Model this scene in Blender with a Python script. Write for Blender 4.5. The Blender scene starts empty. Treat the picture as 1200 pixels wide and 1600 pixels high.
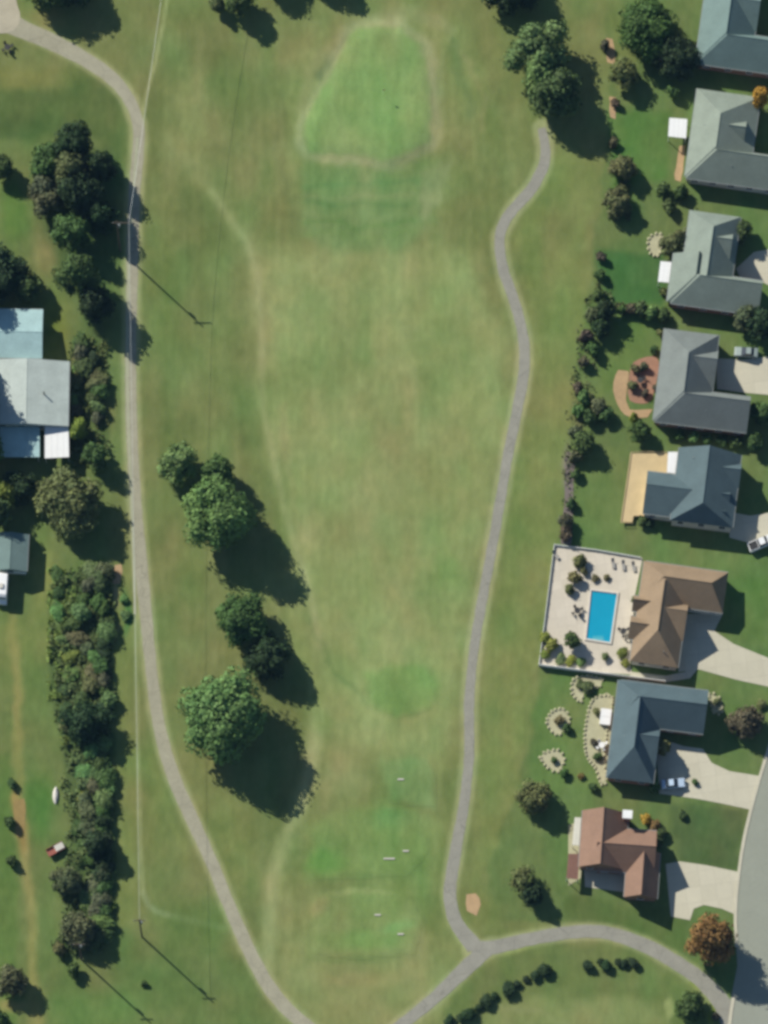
import bpy, bmesh, math, random
import numpy as np
from mathutils import Vector, Matrix
R = math.radians
rnd = random.Random(11)
C = bpy.context.scene.collection
SC = bpy.context.scene

# ------------------------------------------------------------------ camera
CAM_H, CAM_Y = 1000.0, -380.0
cd = bpy.data.cameras.new('camera'); cam = bpy.data.objects.new('camera', cd); C.objects.link(cam)
cam.location = (0, CAM_Y, CAM_H); cam.rotation_euler = (0, 0, 0)
cd.sensor_fit = 'VERTICAL'; cd.sensor_height = 24.0
cd.lens = 24.0 * CAM_H / 200.0
cd.shift_y = -CAM_Y / 200.0
cd.clip_start = 10; cd.clip_end = 6000
SC.camera = cam
# ------------------------------------------------------------------ light
SUN_EL = R(31.0); sx, sy = 0.735, -0.676          # horizontal direction the shadows fall
w = bpy.data.worlds.new('World'); SC.world = w; w.use_nodes = True
nt = w.node_tree; bg = nt.nodes['Background']
sky = nt.nodes.new('ShaderNodeTexSky'); sky.sky_type = 'NISHITA'; sky.sun_disc = False
sky.sun_elevation = SUN_EL; sky.sun_rotation = math.atan2(-sx, -sy)
sky.air_density = 1.0; sky.dust_density = 0.3; sky.ozone_density = 2.5
nt.links.new(sky.outputs[0], bg.inputs[0]); bg.inputs[1].default_value = 0.055
sd = bpy.data.lights.new('sun', 'SUN'); so = bpy.data.objects.new('sun', sd); C.objects.link(so)
sd.energy = 4.2; sd.angle = R(0.5); sd.color = (1.0, 0.955, 0.87)
so.rotation_euler = Vector((sx*math.cos(SUN_EL), sy*math.cos(SUN_EL), -math.sin(SUN_EL))).to_track_quat('-Z', 'Y').to_euler()
SC.view_settings.view_transform = 'Standard'; SC.view_settings.look = 'None'
SC.view_settings.gamma = 1.0; SC.view_settings.use_curve_mapping = False
SC.view_settings.exposure = 0.66
SC.render.engine = 'CYCLES'
SC.cycles.max_bounces = 5; SC.cycles.diffuse_bounces = 3; SC.cycles.glossy_bounces = 2
SC.cycles.use_denoising = True
SC.cycles.pixel_filter_type = 'BLACKMAN_HARRIS'; SC.cycles.filter_width = 3.4

# ------------------------------------------------------------------ pixels of the 1200x1600 photograph to metres
PPM = 8.0
def I(px, py, h=0.0):
    X = (px - 600) / PPM; Y = (800 - py) / PPM; k = 1 - h / CAM_H
    return (X * k, CAM_Y + (Y - CAM_Y) * k)
def lin(c):
    return tuple(((v/255)/12.92 if v/255 <= .04045 else ((v/255+.055)/1.055)**2.4) for v in c)
K = 0.80
def A(r, g, b, f=1.0):
    return tuple(v * K * f for v in lin((r, g, b)))

# ------------------------------------------------------------------ materials
MATS = {}
def mat(name, col, rough=0.85, vary=0.12, scale=1.5, bump=0.0, spec=0.25, stretch=None, metal=0.0, tint=None, obj_space=False):
    if name in MATS: return MATS[name]
    m = bpy.data.materials.new(name); m.use_nodes = True; n = m.node_tree.nodes; l = m.node_tree.links
    p = n['Principled BSDF']; p.inputs['Roughness'].default_value = rough; p.inputs['Metallic'].default_value = metal
    p.inputs['Specular IOR Level'].default_value = spec
    tc = n.new('ShaderNodeTexCoord'); mp = n.new('ShaderNodeMapping'); l.new(tc.outputs['Object'], mp.inputs[0])
    if stretch: mp.inputs['Scale'].default_value = stretch
    a = n.new('ShaderNodeTexNoise'); a.inputs['Scale'].default_value = scale; a.inputs['Detail'].default_value = 6
    a.inputs['Roughness'].default_value = 0.65; l.new(mp.outputs[0], a.inputs['Vector'])
    b = n.new('ShaderNodeTexNoise'); b.inputs['Scale'].default_value = scale * 0.16; b.inputs['Detail'].default_value = 3
    l.new(tc.outputs['Object'], b.inputs['Vector'])
    ad = n.new('ShaderNodeMath'); ad.operation = 'ADD'; l.new(a.outputs[0], ad.inputs[0]); l.new(b.outputs[0], ad.inputs[1])
    mr = n.new('ShaderNodeMapRange'); mr.inputs['From Min'].default_value = 0.6; mr.inputs['From Max'].default_value = 1.4
    mr.inputs['To Min'].default_value = 1 - vary; mr.inputs['To Max'].default_value = 1 + vary
    l.new(ad.outputs[0], mr.inputs['Value'])
    mx = n.new('ShaderNodeVectorMath'); mx.operation = 'SCALE'; mx.inputs[0].default_value = col
    l.new(mr.outputs[0], mx.inputs['Scale']); l.new(mx.outputs[0], p.inputs['Base Color'])
    if bump:
        bp = n.new('ShaderNodeBump'); bp.inputs['Strength'].default_value = bump; bp.inputs['Distance'].default_value = 0.05
        l.new(a.outputs[0], bp.inputs['Height']); l.new(bp.outputs[0], p.inputs['Normal'])
    MATS[name] = m; return m
def shingle(name, col, metal_roof=False):
    """shingle courses: fine bump rows by height and mottled tabs"""
    m = mat(name, col, rough=0.8 if not metal_roof else 0.45, vary=0.17, scale=2.2)
    n = m.node_tree.nodes; l = m.node_tree.links; p = n['Principled BSDF']
    tc = n.new('ShaderNodeTexCoord'); wv = n.new('ShaderNodeTexWave'); wv.bands_direction = 'Z'; wv.wave_profile = 'SAW'
    wv.inputs['Scale'].default_value = 3.2; wv.inputs['Distortion'].default_value = 0.6
    l.new(tc.outputs['Object'], wv.inputs['Vector'])
    bp = n.new('ShaderNodeBump'); bp.inputs['Strength'].default_value = 0.15; bp.inputs['Distance'].default_value = 0.03
    l.new(wv.outputs['Fac'], bp.inputs['Height']); l.new(bp.outputs[0], p.inputs['Normal'])
    return m
def grass_mat():
    m = bpy.data.materials.new('turf'); m.use_nodes = True; n = m.node_tree.nodes; l = m.node_tree.links
    p = n['Principled BSDF']; p.inputs['Roughness'].default_value = 0.95; p.inputs['Specular IOR Level'].default_value = 0.1
    at = n.new('ShaderNodeAttribute'); at.attribute_name = 'turf'
    tc = n.new('ShaderNodeTexCoord')
    def noise(sc, det, st=(1,1,1)):
        mp = n.new('ShaderNodeMapping'); mp.inputs['Scale'].default_value = st; l.new(tc.outputs['Object'], mp.inputs[0])
        a = n.new('ShaderNodeTexNoise'); a.inputs['Scale'].default_value = sc; a.inputs['Detail'].default_value = det
        a.inputs['Roughness'].default_value = 0.6; l.new(mp.outputs[0], a.inputs['Vector']); return a
    a = noise(0.55, 6, (1.6, .6, 1)); b = noise(3.5, 4); c = noise(0.16, 4)
    s1 = n.new('ShaderNodeMath'); s1.operation = 'ADD'; l.new(a.outputs[0], s1.inputs[0]); l.new(b.outputs[0], s1.inputs[1])
    mr = n.new('ShaderNodeMapRange'); mr.inputs['From Min'].default_value = .65; mr.inputs['From Max'].default_value = 1.35
    mr.inputs['To Min'].default_value = .86; mr.inputs['To Max'].default_value = 1.14; l.new(s1.outputs[0], mr.inputs['Value'])
    sc = n.new('ShaderNodeVectorMath'); sc.operation = 'SCALE'; l.new(at.outputs['Color'], sc.inputs[0]); l.new(mr.outputs[0], sc.inputs['Scale'])
    # dry to lush hue drift
    m2 = n.new('ShaderNodeMapRange'); m2.inputs['From Min'].default_value = .35; m2.inputs['From Max'].default_value = .65
    l.new(c.outputs[0], m2.inputs['Value'])
    mx = n.new('ShaderNodeMix'); mx.data_type = 'VECTOR'; l.new(m2.outputs[0], mx.inputs['Factor'])
    mx.inputs['A'].default_value = (1.03, 1.0, .96); mx.inputs['B'].default_value = (.95, 1.01, .98)
    mu = n.new('ShaderNodeVectorMath'); mu.operation = 'MULTIPLY'; l.new(sc.outputs[0], mu.inputs[0]); l.new(mx.outputs['Result'], mu.inputs[1])
    l.new(mu.outputs[0], p.inputs['Base Color'])
    bp = n.new('ShaderNodeBump'); bp.inputs['Strength'].default_value = .35; bp.inputs['Distance'].default_value = .08
    l.new(b.outputs[0], bp.inputs['Height']); l.new(bp.outputs[0], p.inputs['Normal'])
    return m
def leaf_mat():
    m = bpy.data.materials.new('leaves'); m.use_nodes = True; n = m.node_tree.nodes; l = m.node_tree.links
    p = n['Principled BSDF']; p.inputs['Roughness'].default_value = 0.7; p.inputs['Specular IOR Level'].default_value = 0.15
    at = n.new('ShaderNodeAttribute'); at.attribute_name = 'tint'
    oi = n.new('ShaderNodeObjectInfo')
    mu = n.new('ShaderNodeVectorMath'); mu.operation = 'MULTIPLY'
    l.new(at.outputs['Color'], mu.inputs[0]); l.new(oi.outputs['Color'], mu.inputs[1]); l.new(mu.outputs[0], p.inputs['Base Color'])
    return m
LEAF = leaf_mat(); TURF = grass_mat()
BARK = mat('bark', (.09, .07, .05), .95, .3, 6, .5)
M = dict(
    asphalt=mat('worn_asphalt', A(157,155,141), .9, .16, 2.2, .3),
    asphalt_w=mat('worn_asphalt_pale', A(170,166,142), .9, .16, 2.0, .3),
    street=mat('street_asphalt', A(158,162,146), .9, .06, 1.2, .2),
    concrete=mat('concrete', A(212,206,182), .85, .07, 1.3, .15),
    deckcon=mat('pool_deck_concrete', A(222,212,192), .8, .07, 1.6, .1),
    gravel=mat('gravel', A(188,180,156), .95, .16, 2.5, .5),
    dirt=mat('bare_dirt', A(190,160,120), .95, .2, 1.5, .4),
    stone=mat('pale_stone', A(190,186,150), .9, .15, 2, .4),
    mulch=mat('mulch', A(120,100,82), .95, .25, 3, .5),
    brick=mat('brick_paving', A(170,130,105), .9, .22, 2.5, .3),
    white=mat('white_paint', (.78,.78,.75), .5, .05, 2),
    cream=mat('cream_siding', (.55,.52,.45), .7, .06, 2),
    brickwall=mat('brick_wall', (.26,.15,.11), .9, .2, 4, .3),
    glass=mat('window_glass', (.03,.04,.05), .12, .05, 2, 0, .6),
    gutter=mat('gutter', (.24,.26,.25), .4, .05, 2),
    wood=mat('deck_wood', A(222,198,150), .85, .16, 3, .2, stretch=(6,1,1)),
    woodd=mat('deck_wood_red', A(140,105,90), .85, .16, 3, .2),
    water=None,
    pole=mat('pole_wood', (.10,.08,.06), .95, .2, 3, .3),
    cable=mat('cable_metal', (.62,.65,.60), .4, .03, 1, 0, .5),
    black=mat('black_rubber', (.02,.02,.02), .8, .1, 3),
    chrome=mat('headlight', (.7,.7,.7), .2, .02, 2, 0, .6),
    dark=mat('dark_metal', (.04,.04,.04), .6, .1, 3),
    red=mat('red_paint', (.30,.10,.07), .6, .15, 2),
)
# roofs
M['r_pale'] = shingle('roof_pale_grey', A(163,176,160,.70))
M['r_pale2'] = shingle('roof_sage_grey', A(158,172,158,.70))
M['r_slate'] = shingle('roof_slate_green', A(134,160,154,.68))
M['r_grey'] = shingle('roof_warm_grey', A(142,151,146,.72))
M['r_dark'] = shingle('roof_dark_slate', A(100,122,128,.70))
M['r_dark2'] = shingle('roof_charcoal', A(104,126,130,.70))
M['r_brown'] = shingle('roof_tan_brown', A(178,154,124,.68))
M['r_red'] = shingle('roof_red_brown', A(170,136,114,.70))
M['r_metal'] = shingle('roof_white_metal', A(196,207,198,.95), True)
M['r_bluemetal'] = shingle('roof_pale_blue_metal', A(176,208,206,.95), True)
def water_mat():
    m = mat('pool_water', A(30,162,194,1.05), .08, .05, .5, 0, .5)
    n = m.node_tree.nodes; l = m.node_tree.links
    no = n.new('ShaderNodeTexNoise'); no.inputs['Scale'].default_value = 2.0
    bp = n.new('ShaderNodeBump'); bp.inputs['Strength'].default_value = .12; bp.inputs['Distance'].default_value = .05
    l.new(no.outputs[0], bp.inputs['Height']); l.new(bp.outputs[0], n['Principled BSDF'].inputs['Normal']); return m
M['water'] = water_mat()
def joints(m, w_, h_, depth=.78):
    n = m.node_tree.nodes; l = m.node_tree.links; p = n['Principled BSDF']; src = p.inputs['Base Color'].links[0].from_socket
    tc = n.new('ShaderNodeTexCoord'); mp = n.new('ShaderNodeMapping'); mp.inputs['Rotation'].default_value = (0, 0, R(-8)); l.new(tc.outputs['Object'], mp.inputs[0])
    b = n.new('ShaderNodeTexBrick'); b.offset = 0; b.inputs['Scale'].default_value = 1; b.inputs['Brick Width'].default_value = w_; b.inputs['Row Height'].default_value = h_
    b.inputs['Mortar Size'].default_value = .035; b.inputs['Color1'].default_value = (1, 1, 1, 1); b.inputs['Color2'].default_value = (.93, .93, .92, 1); b.inputs['Mortar'].default_value = (depth, depth, depth, 1)
    l.new(mp.outputs[0], b.inputs['Vector']); mu = n.new('ShaderNodeVectorMath'); mu.operation = 'MULTIPLY'; l.new(src, mu.inputs[0]); l.new(b.outputs['Color'], mu.inputs[1]); l.new(mu.outputs[0], p.inputs['Base Color'])
joints(M['concrete'], 3.0, 3.0); joints(M['deckcon'], 1.8, 1.8, .84)
def cracks(m, sc, k):
    n = m.node_tree.nodes; l = m.node_tree.links; p = n['Principled BSDF']; src = p.inputs['Base Color'].links[0].from_socket
    tc = n.new('ShaderNodeTexCoord'); v = n.new('ShaderNodeTexVoronoi'); v.feature = 'DISTANCE_TO_EDGE'; v.inputs['Scale'].default_value = sc; l.new(tc.outputs['Object'], v.inputs['Vector'])
    mr = n.new('ShaderNodeMapRange'); mr.inputs['From Max'].default_value = .02; mr.inputs['To Min'].default_value = k; mr.inputs['To Max'].default_value = 1; l.new(v.outputs['Distance'], mr.inputs['Value'])
    mu = n.new('ShaderNodeVectorMath'); mu.operation = 'SCALE'; l.new(src, mu.inputs[0]); l.new(mr.outputs[0], mu.inputs['Scale']); l.new(mu.outputs[0], p.inputs['Base Color'])
for k_, c_ in (('asphalt', .74), ('asphalt_w', .74), ('street', .93)): cracks(M[k_], .35, c_)

# ------------------------------------------------------------------ object helpers
def tag(o, label=None, cat=None, group=None, kind=None):
    if label: o['label'] = label
    if cat: o['category'] = cat
    if group: o['group'] = group
    if kind: o['kind'] = kind
    return o
def link(o, parent=None):
    C.objects.link(o)
    if parent: o.parent = parent
    return o
def thing(name, label, cat, loc, rz=0, group=None):
    o = bpy.data.objects.new(name, None); o.location = loc; o.rotation_euler = (0, 0, rz); o.empty_display_size = .3
    link(o); return tag(o, label, cat, group)
def mesh_of(name, verts, faces, m, smooth=False):
    me = bpy.data.meshes.new(name); me.from_pydata([tuple(v) for v in verts], [], faces); me.update()
    if m: me.materials.append(m)
    if smooth:
        for p in me.polygons: p.use_smooth = True
    return me
def mk(name, verts, faces, m, parent=None, smooth=False):
    return link(bpy.data.objects.new(name, mesh_of(name, verts, faces, m, smooth)), parent)
class MB:
    def __init__(s): s.v = []; s.f = []
    def add(s, v, f):
        b = len(s.v); s.v += [tuple(x) for x in v]; s.f += [tuple(i + b for i in q) for q in f]; return s
    def box(s, x0, y0, z0, x1, y1, z1, rz=0, c=(0, 0)):
        vs = [(x, y, z) for z in (z0, z1) for x, y in ((x0, y0), (x1, y0), (x1, y1), (x0, y1))]
        if rz:
            ca, sa = math.cos(rz), math.sin(rz)
            vs = [(c[0] + (x-c[0])*ca - (y-c[1])*sa, c[1] + (x-c[0])*sa + (y-c[1])*ca, z) for x, y, z in vs]
        return s.add(vs, [(0,3,2,1),(4,5,6,7),(0,1,5,4),(1,2,6,5),(2,3,7,6),(3,0,4,7)])
    def prism(s, pts, z0, z1):
        n = len(pts); a = sum(pts[i][0]*pts[(i+1)%n][1]-pts[(i+1)%n][0]*pts[i][1] for i in range(n))
        if a < 0: pts = pts[::-1]
        vs = [(p[0], p[1], z0) for p in pts] + [(p[0], p[1], z1) for p in pts]
        return s.add(vs, [tuple(range(n))[::-1], tuple(range(n, 2*n))] + [(i, (i+1)%n, n+(i+1)%n, n+i) for i in range(n)])
    def cyl(s, a, b, r0, r1=None, n=8):
        r1 = r0 if r1 is None else r1
        a = Vector(a); b = Vector(b); d = (b-a).normalized(); u = d.orthogonal().normalized(); v = d.cross(u)
        vs = []
        for p, r in ((a, r0), (b, r1)):
            for i in range(n):
                t = 2*math.pi*i/n; vs.append(tuple(p + u*math.cos(t)*r + v*math.sin(t)*r))
        return s.add(vs, [tuple(range(n))[::-1], tuple(range(n, 2*n))] + [(i, (i+1)%n, n+(i+1)%n, n+i) for i in range(n)])
    def build(s, name, m, parent=None, smooth=False): return mk(name, s.v, s.f, m, parent, smooth)

def smooth_line(pts, step=8.0, closed=False):
    P = [np.array(p, float) for p in pts]; out = []
    n = len(P); rng = range(n if closed else n-1)
    for i in rng:
        p1, p2 = P[i], P[(i+1) % n]
        p0 = P[(i-1) % n] if (closed or i > 0) else 2*p1-p2
        p3 = P[(i+2) % n] if (closed or i+2 < n) else 2*p2-p1
        k = max(1, int(np.linalg.norm(p2[:2]-p1[:2])/step))
        for j in range(k):
            t = j/k
            out.append(.5*((2*p1)+(-p0+p2)*t+(2*p0-5*p1+4*p2-p3)*t*t+(-p0+3*p1-3*p2+p3)*t**3))
    if not closed: out.append(P[-1])
    return out
def sheet(name, pts, z, m, thick=0.0, smoothit=False, jit=0.0, structure=True, label=None, cat=None, parent=None):
    if smoothit: pts = smooth_line(pts, 9, True)
    pts = [(p[0]+rnd.uniform(-jit, jit), p[1]+rnd.uniform(-jit, jit)) for p in pts]
    bm = bmesh.new(); vs = [bm.verts.new((*I(*p), z)) for p in pts]; f = bm.faces.new(vs)
    f.normal_update()
    if f.normal.z < 0: f.normal_flip()
    if thick:
        r = bmesh.ops.extrude_face_region(bm, geom=[f])
        # the original face stays as the bottom, extruded copy goes up
        for v in [g for g in r['geom'] if isinstance(g, bmesh.types.BMVert)]: v.co.z += thick
    bmesh.ops.triangulate(bm, faces=bm.faces[:]); bmesh.ops.recalc_face_normals(bm, faces=bm.faces[:]) if thick else None
    me = bpy.data.meshes.new(name); bm.to_mesh(me); bm.free(); me.materials.append(m)
    o = link(bpy.data.objects.new(name, me), parent)
    if structure: tag(o, label, None, None, 'structure')
    elif label: tag(o, label, cat)
    return o
def ribbon(name, pts, z, m, jit=.5, label=None, thick=0.0):
    """pts: (px, py, width in px)"""
    L = smooth_line(pts, 9); vs = []; fs = []
    for i, p in enumerate(L):
        a = L[max(0, i-1)]; b = L[min(len(L)-1, i+1)]; d = (b-a)[:2]; d /= np.linalg.norm(d); nrm = np.array([-d[1], d[0]])
        sc_ = .90 if pts is PATH_E else 1.0; wl = p[2]/2*sc_+rnd.uniform(-jit, jit); wr = p[2]/2*sc_+rnd.uniform(-jit, jit)
        for q in (p[:2]+nrm*wl, p[:2]+nrm*wl*.3, p[:2]-nrm*wr*.3, p[:2]-nrm*wr): vs.append((*I(*q), z))
    for i in range(len(L)-1):
        for k in range(3):
            fs.append((4*i+k, 4*i+k+1, 4*i+k+5, 4*i+k+4))
    if thick:
        n = len(vs); vs += [(x, y, z-thick) for x, y, z in vs]
        for i in range(len(L)-1):
            fs.append((4*i+n, 4*i+4+n, 4*i+4, 4*i)); fs.append((4*i+3, 4*i+7, 4*i+7+n, 4*i+3+n))
    o = mk(name, vs, fs, m); me = o.data
    if me.polygons[0].normal.z < 0: me.flip_normals()
    return tag(o, label, None, None, 'structure')

# ================================================================== TURF
def vnoise(x, y, seed):
    r = np.random.RandomState(seed); T = r.rand(64, 64)
    xi = np.floor(x).astype(int); yi = np.floor(y).astype(int); fx = x-xi; fy = y-yi
    fx = fx*fx*(3-2*fx); fy = fy*fy*(3-2*fy)
    g = lambda a, b: T[a % 64, b % 64]
    return (g(xi,yi)*(1-fx)+g(xi+1,yi)*fx)*(1-fy)+(g(xi,yi+1)*(1-fx)+g(xi+1,yi+1)*fx)*fy - .5
def sstep(t): t = np.clip(t, 0, 1); return t*t*(3-2*t)
def d_line(X, Y, pts):
    D = np.full(X.shape, 1e9)
    for (x0, y0), (x1, y1) in zip(pts[:-1], pts[1:]):
        dx, dy = x1-x0, y1-y0; t = np.clip(((X-x0)*dx+(Y-y0)*dy)/(dx*dx+dy*dy+1e-9), 0, 1)
        D = np.minimum(D, np.hypot(X-x0-t*dx, Y-y0-t*dy))
    return D
def d_poly(X, Y, pts):
    P = pts+[pts[0]]; D = d_line(X, Y, P); ins = np.zeros(X.shape, bool)
    for (x0, y0), (x1, y1) in zip(P[:-1], P[1:]):
        if y0 == y1: continue
        ins ^= ((y0 > Y) != (y1 > Y)) & (X < (x1-x0)*(Y-y0)/(y1-y0)+x0)
    return np.where(ins, -D, D)
GREEN = [(534,84),(552,54),(590,38),(628,42),(656,70),(670,113),(677,184),(670,222),(642,243),(606,256),(574,247),(528,240),(488,232),(474,214),(480,190),(500,158),(516,124)]
FAIRWAY = [(400,400),(500,380),(640,385),(745,400),(790,520),(795,620),(770,760),(745,900),(725,1010),(712,1130),(690,1190),(600,1190),(520,1160),(500,1080),(470,940),(440,800),(412,660),(405,500)]
TEE_A = [(482,1290),(560,1262),(650,1268),(672,1330),(640,1368),(560,1374),(484,1376)]
TEE_B = [(486,1405),(540,1392),(640,1398),(662,1440),(648,1492),(560,1500),(492,1492)]
TEE_C = [(572,1056),(610,1034),(665,1044),(686,1074),(672,1108),(625,1122),(580,1102)]
TEE_D = [(602,1188),(665,1184),(684,1220),(680,1262),(612,1256)]
APRON = [(472,262),(560,262),(680,258),(700,300),(688,345),(640,392),(500,392),(474,345)]
YARDS = [(945,-60),(950,60),(952,150),(945,260),(930,380),(910,480),(900,600),(885,720),(872,850),(842,1040),(832,1150),(800,1260),(770,1330),(760,1440),(860,1440),(950,1435),(1060,1490),(1130,1560),(1400,1700),(1400,-60)]
PATH_W = [(-60,28,34),(0,32,32),(40,48,28),(90,70,25),(140,97,22),(178,125,20),(203,158,18),(216,195,18),(215,245,18),(210,300,18),(207,400,18),(205,500,17),(204,600,17),(207,700,17),(213,800,18),(220,880,20),(228,960,19),(238,1060,18),(250,1140,19),(270,1210,20),(300,1280,20),(330,1345,19),(356,1410,19),(386,1478,20),(418,1538,21),(450,1578,21),(490,1612,21),(540,1660,20)]
PATH_E = [(846,200,14),(852,228,16),(850,256,18),(830,296,19),(798,332,18),(781,368,18),(786,420,18),(804,472,18),(818,530,18),(818,585,18),(806,650,18),(793,715,17),(782,780,17),(768,860,17),(752,945,17),(740,1020,16),(733,1100,17),(733,1180,17),(724,1262,18),(710,1340,20),(703,1395,22),(712,1440,24),(742,1480,28)]
PATH_SE = [(736,1484,26),(772,1480,22),(830,1467,20),(890,1457,20),(945,1457,20),(1000,1474,21),(1050,1500,22),(1100,1536,24),(1135,1580,30),(1150,1640,34)]
PATH_SW = [(768,1478,20),(742,1500,24),(712,1528,22),(676,1562,19),(636,1594,18),(580,1640,18)]
def xy(L): return [(p[0], p[1]) for p in L]
def height(X, Y):
    """low mounds of green and tees, metres"""
    z = np.zeros(X.shape)
    for P, h, f in ((GREEN, .40, 34), (TEE_A, .08, 20), (TEE_B, .12, 20), (TEE_C, .06, 20), (TEE_D, .04, 20)):
        z = np.maximum(z, h*sstep((f/2-d_poly(X, Y, P))/f))
    return z
def turf(X, Y):
    """grass colour (0..255 display values) over photo pixels"""
    n = X.shape
    wx = X+14*vnoise(X/40, Y/40, 3)+6*vnoise(X/14, Y/14, 4); wy = Y+14*vnoise(X/40+9, Y/40, 5)+6*vnoise(X/14, Y/14+7, 6)
    col = np.stack([np.full(n, 121.), np.full(n, 131.), np.full(n, 77.)], -1)
    def over(c, a):
        nonlocal col
        a = a[..., None]; col = col*(1-a)+np.array(c, float)*a
    def poly(P, c, f=10, a=1., warp=1): 
        X_, Y_ = (wx, wy) if warp else (X, Y)
        over(c, a*sstep((f/2-d_poly(X_, Y_, P))/f))
    def line(P, c, wd, f=8, a=1., warp=1):
        X_, Y_ = (wx, wy) if warp else (X, Y)
        over(c, a*sstep((wd/2+f/2-d_line(X_, Y_, P))/f))
    def blob(x, y, rx, ry, c, a=1.):
        d = np.hypot((wx-x)/rx, (wy-y)/ry); over(c, a*sstep(1.25-d))
    # fields on the left
    poly([(-900,110),(195,150),(190,1620),(-900,2500)], (111,126,72), 20)
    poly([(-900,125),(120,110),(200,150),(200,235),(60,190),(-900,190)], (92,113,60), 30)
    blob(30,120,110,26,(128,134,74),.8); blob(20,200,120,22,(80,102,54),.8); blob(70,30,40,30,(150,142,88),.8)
    blob(20,330,30,60,(96,128,60)); blob(70,380,22,60,(134,130,82),.9); blob(88,520,24,60,(128,132,62),.8)
    blob(30,1010,90,60,(128,136,76),.8); blob(65,900,22,70,(136,142,80),.9); blob(40,1090,70,90,(108,128,70),.7)
    poly([(-60,1180),(-60,1640),(30,1640),(22,1180)], (98,122,62), 14); blob(62,1260,26,80,(92,125,60),.8)
    poly([(85,1470),(200,1460),(400,1500),(460,1640),(60,1640)], (103,122,67), 40, .8)
    blob(150,1580,90,40,(104,138,70),.6); blob(290,1530,70,50,(104,122,68),.6)
    line([(22,960),(28,1080),(32,1180),(36,1280),(42,1380),(50,1460),(56,1540),(60,1640)], (142,142,84), 16, 14)
    blob(30,1256,10,22,(168,140,84),.8); blob(35,1300,10,30,(152,136,80),.8); blob(20,1570,40,14,(164,152,96),.8)
    poly([(175,880),(205,880),(215,1420),(185,1460),(176,1200)], (126,134,76), 12, .8)
    blob(182,898,8,16,(200,180,140)); blob(180,930,6,22,(186,172,128),.9); blob(182,985,6,18,(178,166,116),.9); blob(196,958,8,34,(84,122,66))
    blob(160,640,20,70,(124,128,74),.5)
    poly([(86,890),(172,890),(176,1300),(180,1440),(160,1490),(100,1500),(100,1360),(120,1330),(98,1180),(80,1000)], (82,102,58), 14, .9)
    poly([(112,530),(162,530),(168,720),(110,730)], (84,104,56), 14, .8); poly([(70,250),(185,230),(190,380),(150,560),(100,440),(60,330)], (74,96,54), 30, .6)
    # band between west path and fairway
    poly([(215,60),(420,40),(400,420),(430,700),(440,1100),(480,1260),(420,1500),(250,1180),(222,900),(215,500)], (117,130,76), 40)
    blob(300,200,60,90,(138,140,88),.8); blob(255,420,30,140,(112,128,70),.7); blob(330,560,60,120,(118,132,76),.6)
    blob(320,1230,50,110,(126,134,78),.7); blob(240,1250,22,120,(110,128,68),.6); blob(300,1440,70,50,(98,122,64),.8)
    blob(290,880,40,80,(126,130,78),.6); blob(370,1330,40,100,(118,132,72),.7)
    # fairway
    poly(FAIRWAY, (143,155,97), 60)
    blob(620,640,90,160,(150,153,100),.7); blob(590,800,70,110,(150,152,100),.5); blob(520,520,70,120,(126,144,86),.6)
    blob(690,540,60,90,(132,146,88),.5); blob(740,680,34,120,(130,146,86),.5); blob(640,940,80,90,(134,148,90),.5)
    blob(700,760,50,70,(144,152,94),.5); blob(560,1100,60,40,(140,152,94),.5); blob(540,1210,50,50,(150,154,100),.7)
    blob(700,890,26,30,(120,152,84),.5); blob(300,690,30,30,(130,140,84),.4)
    poly([(560,1280),(700,1280),(700,1480),(560,1480)], (130,150,86), 60, .5)
    poly([(430,1380),(720,1470),(700,1640),(480,1640),(430,1560)], (140,147,92), 40, .9)
    blob(560,1530,90,14,(154,150,98),.6)
    # strips near the east path
    poly([(840,240),(930,240),(915,470),(900,600),(870,850),(838,1040),(800,1260),(740,1400),(748,1180),(760,1000),(800,760),(832,560),(820,440),(800,380)], (124,136,78), 22)
    line([(880,260),(880,470),(858,640),(842,860),(806,1060),(785,1240)], (132,142,82), 22, 26, .5)
    blob(875,350,36,60,(116,124,72),.6); blob(770,300,40,60,(128,136,82),.6)
    # green complex
    poly([(440,110),(520,20),(620,0),(700,20),(750,80),(770,170),(760,240),(700,330),(480,330),(440,240)], (132,142,86), 40)
    line([(470,170),(500,90),(560,35),(640,20),(700,45)], (146,150,100), 22, 16, .7)
    line([(700,60),(738,96),(752,150),(758,200)], (152,150,100), 7, 10, .6)
    line([(708,60),(722,110),(732,180)], (112,130,80), 14, 14, .6)
    line([(440,150),(428,220),(450,300),(470,360)], (118,130,80), 10, 12, .5)
    line([(498,122),(520,80),(556,42)], (112,124,82), 10, 10, .6)
    poly([(480,250),(690,250),(700,300),(640,395),(500,395),(474,345)], (122,144,87), 30, .85)
    poly([(476,262),(560,270),(640,278),(680,262),(680,345),(620,392),(500,390),(474,345)], (114,143,86), 30, .5)
    for yy, cc, aa in ((288,(100,136,80),.5),(306,(136,148,98),.5),(318,(100,132,76),.6),(334,(126,150,92),.5),(348,(102,138,74),.55),(366,(118,146,82),.5)):
        line([(480,yy),(560,yy+2),(650,yy-2)], cc, 6, 9, aa)
    poly([(655,270),(705,250),(690,320),(665,345)], (142,152,104), 12, .7)
    line(GREEN+[GREEN[0]], (156,162,114), 30, 16, .9)
    line([(500,120),(520,92),(545,55)], (122,134,92), 8, 10, .6)
    poly(GREEN, (136,160,97), 12, .95)
    poly([(545,90),(640,70),(665,130),(660,200),(600,215),(510,210),(520,150)], (136,163,97), 40, .8)
    blob(516,243,30,7,(158,162,112),.9); blob(683,205,12,26,(158,164,110),.9); blob(690,120,8,50,(140,152,100),.7)
    blob(475,200,8,30,(140,148,104),.6)
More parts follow.
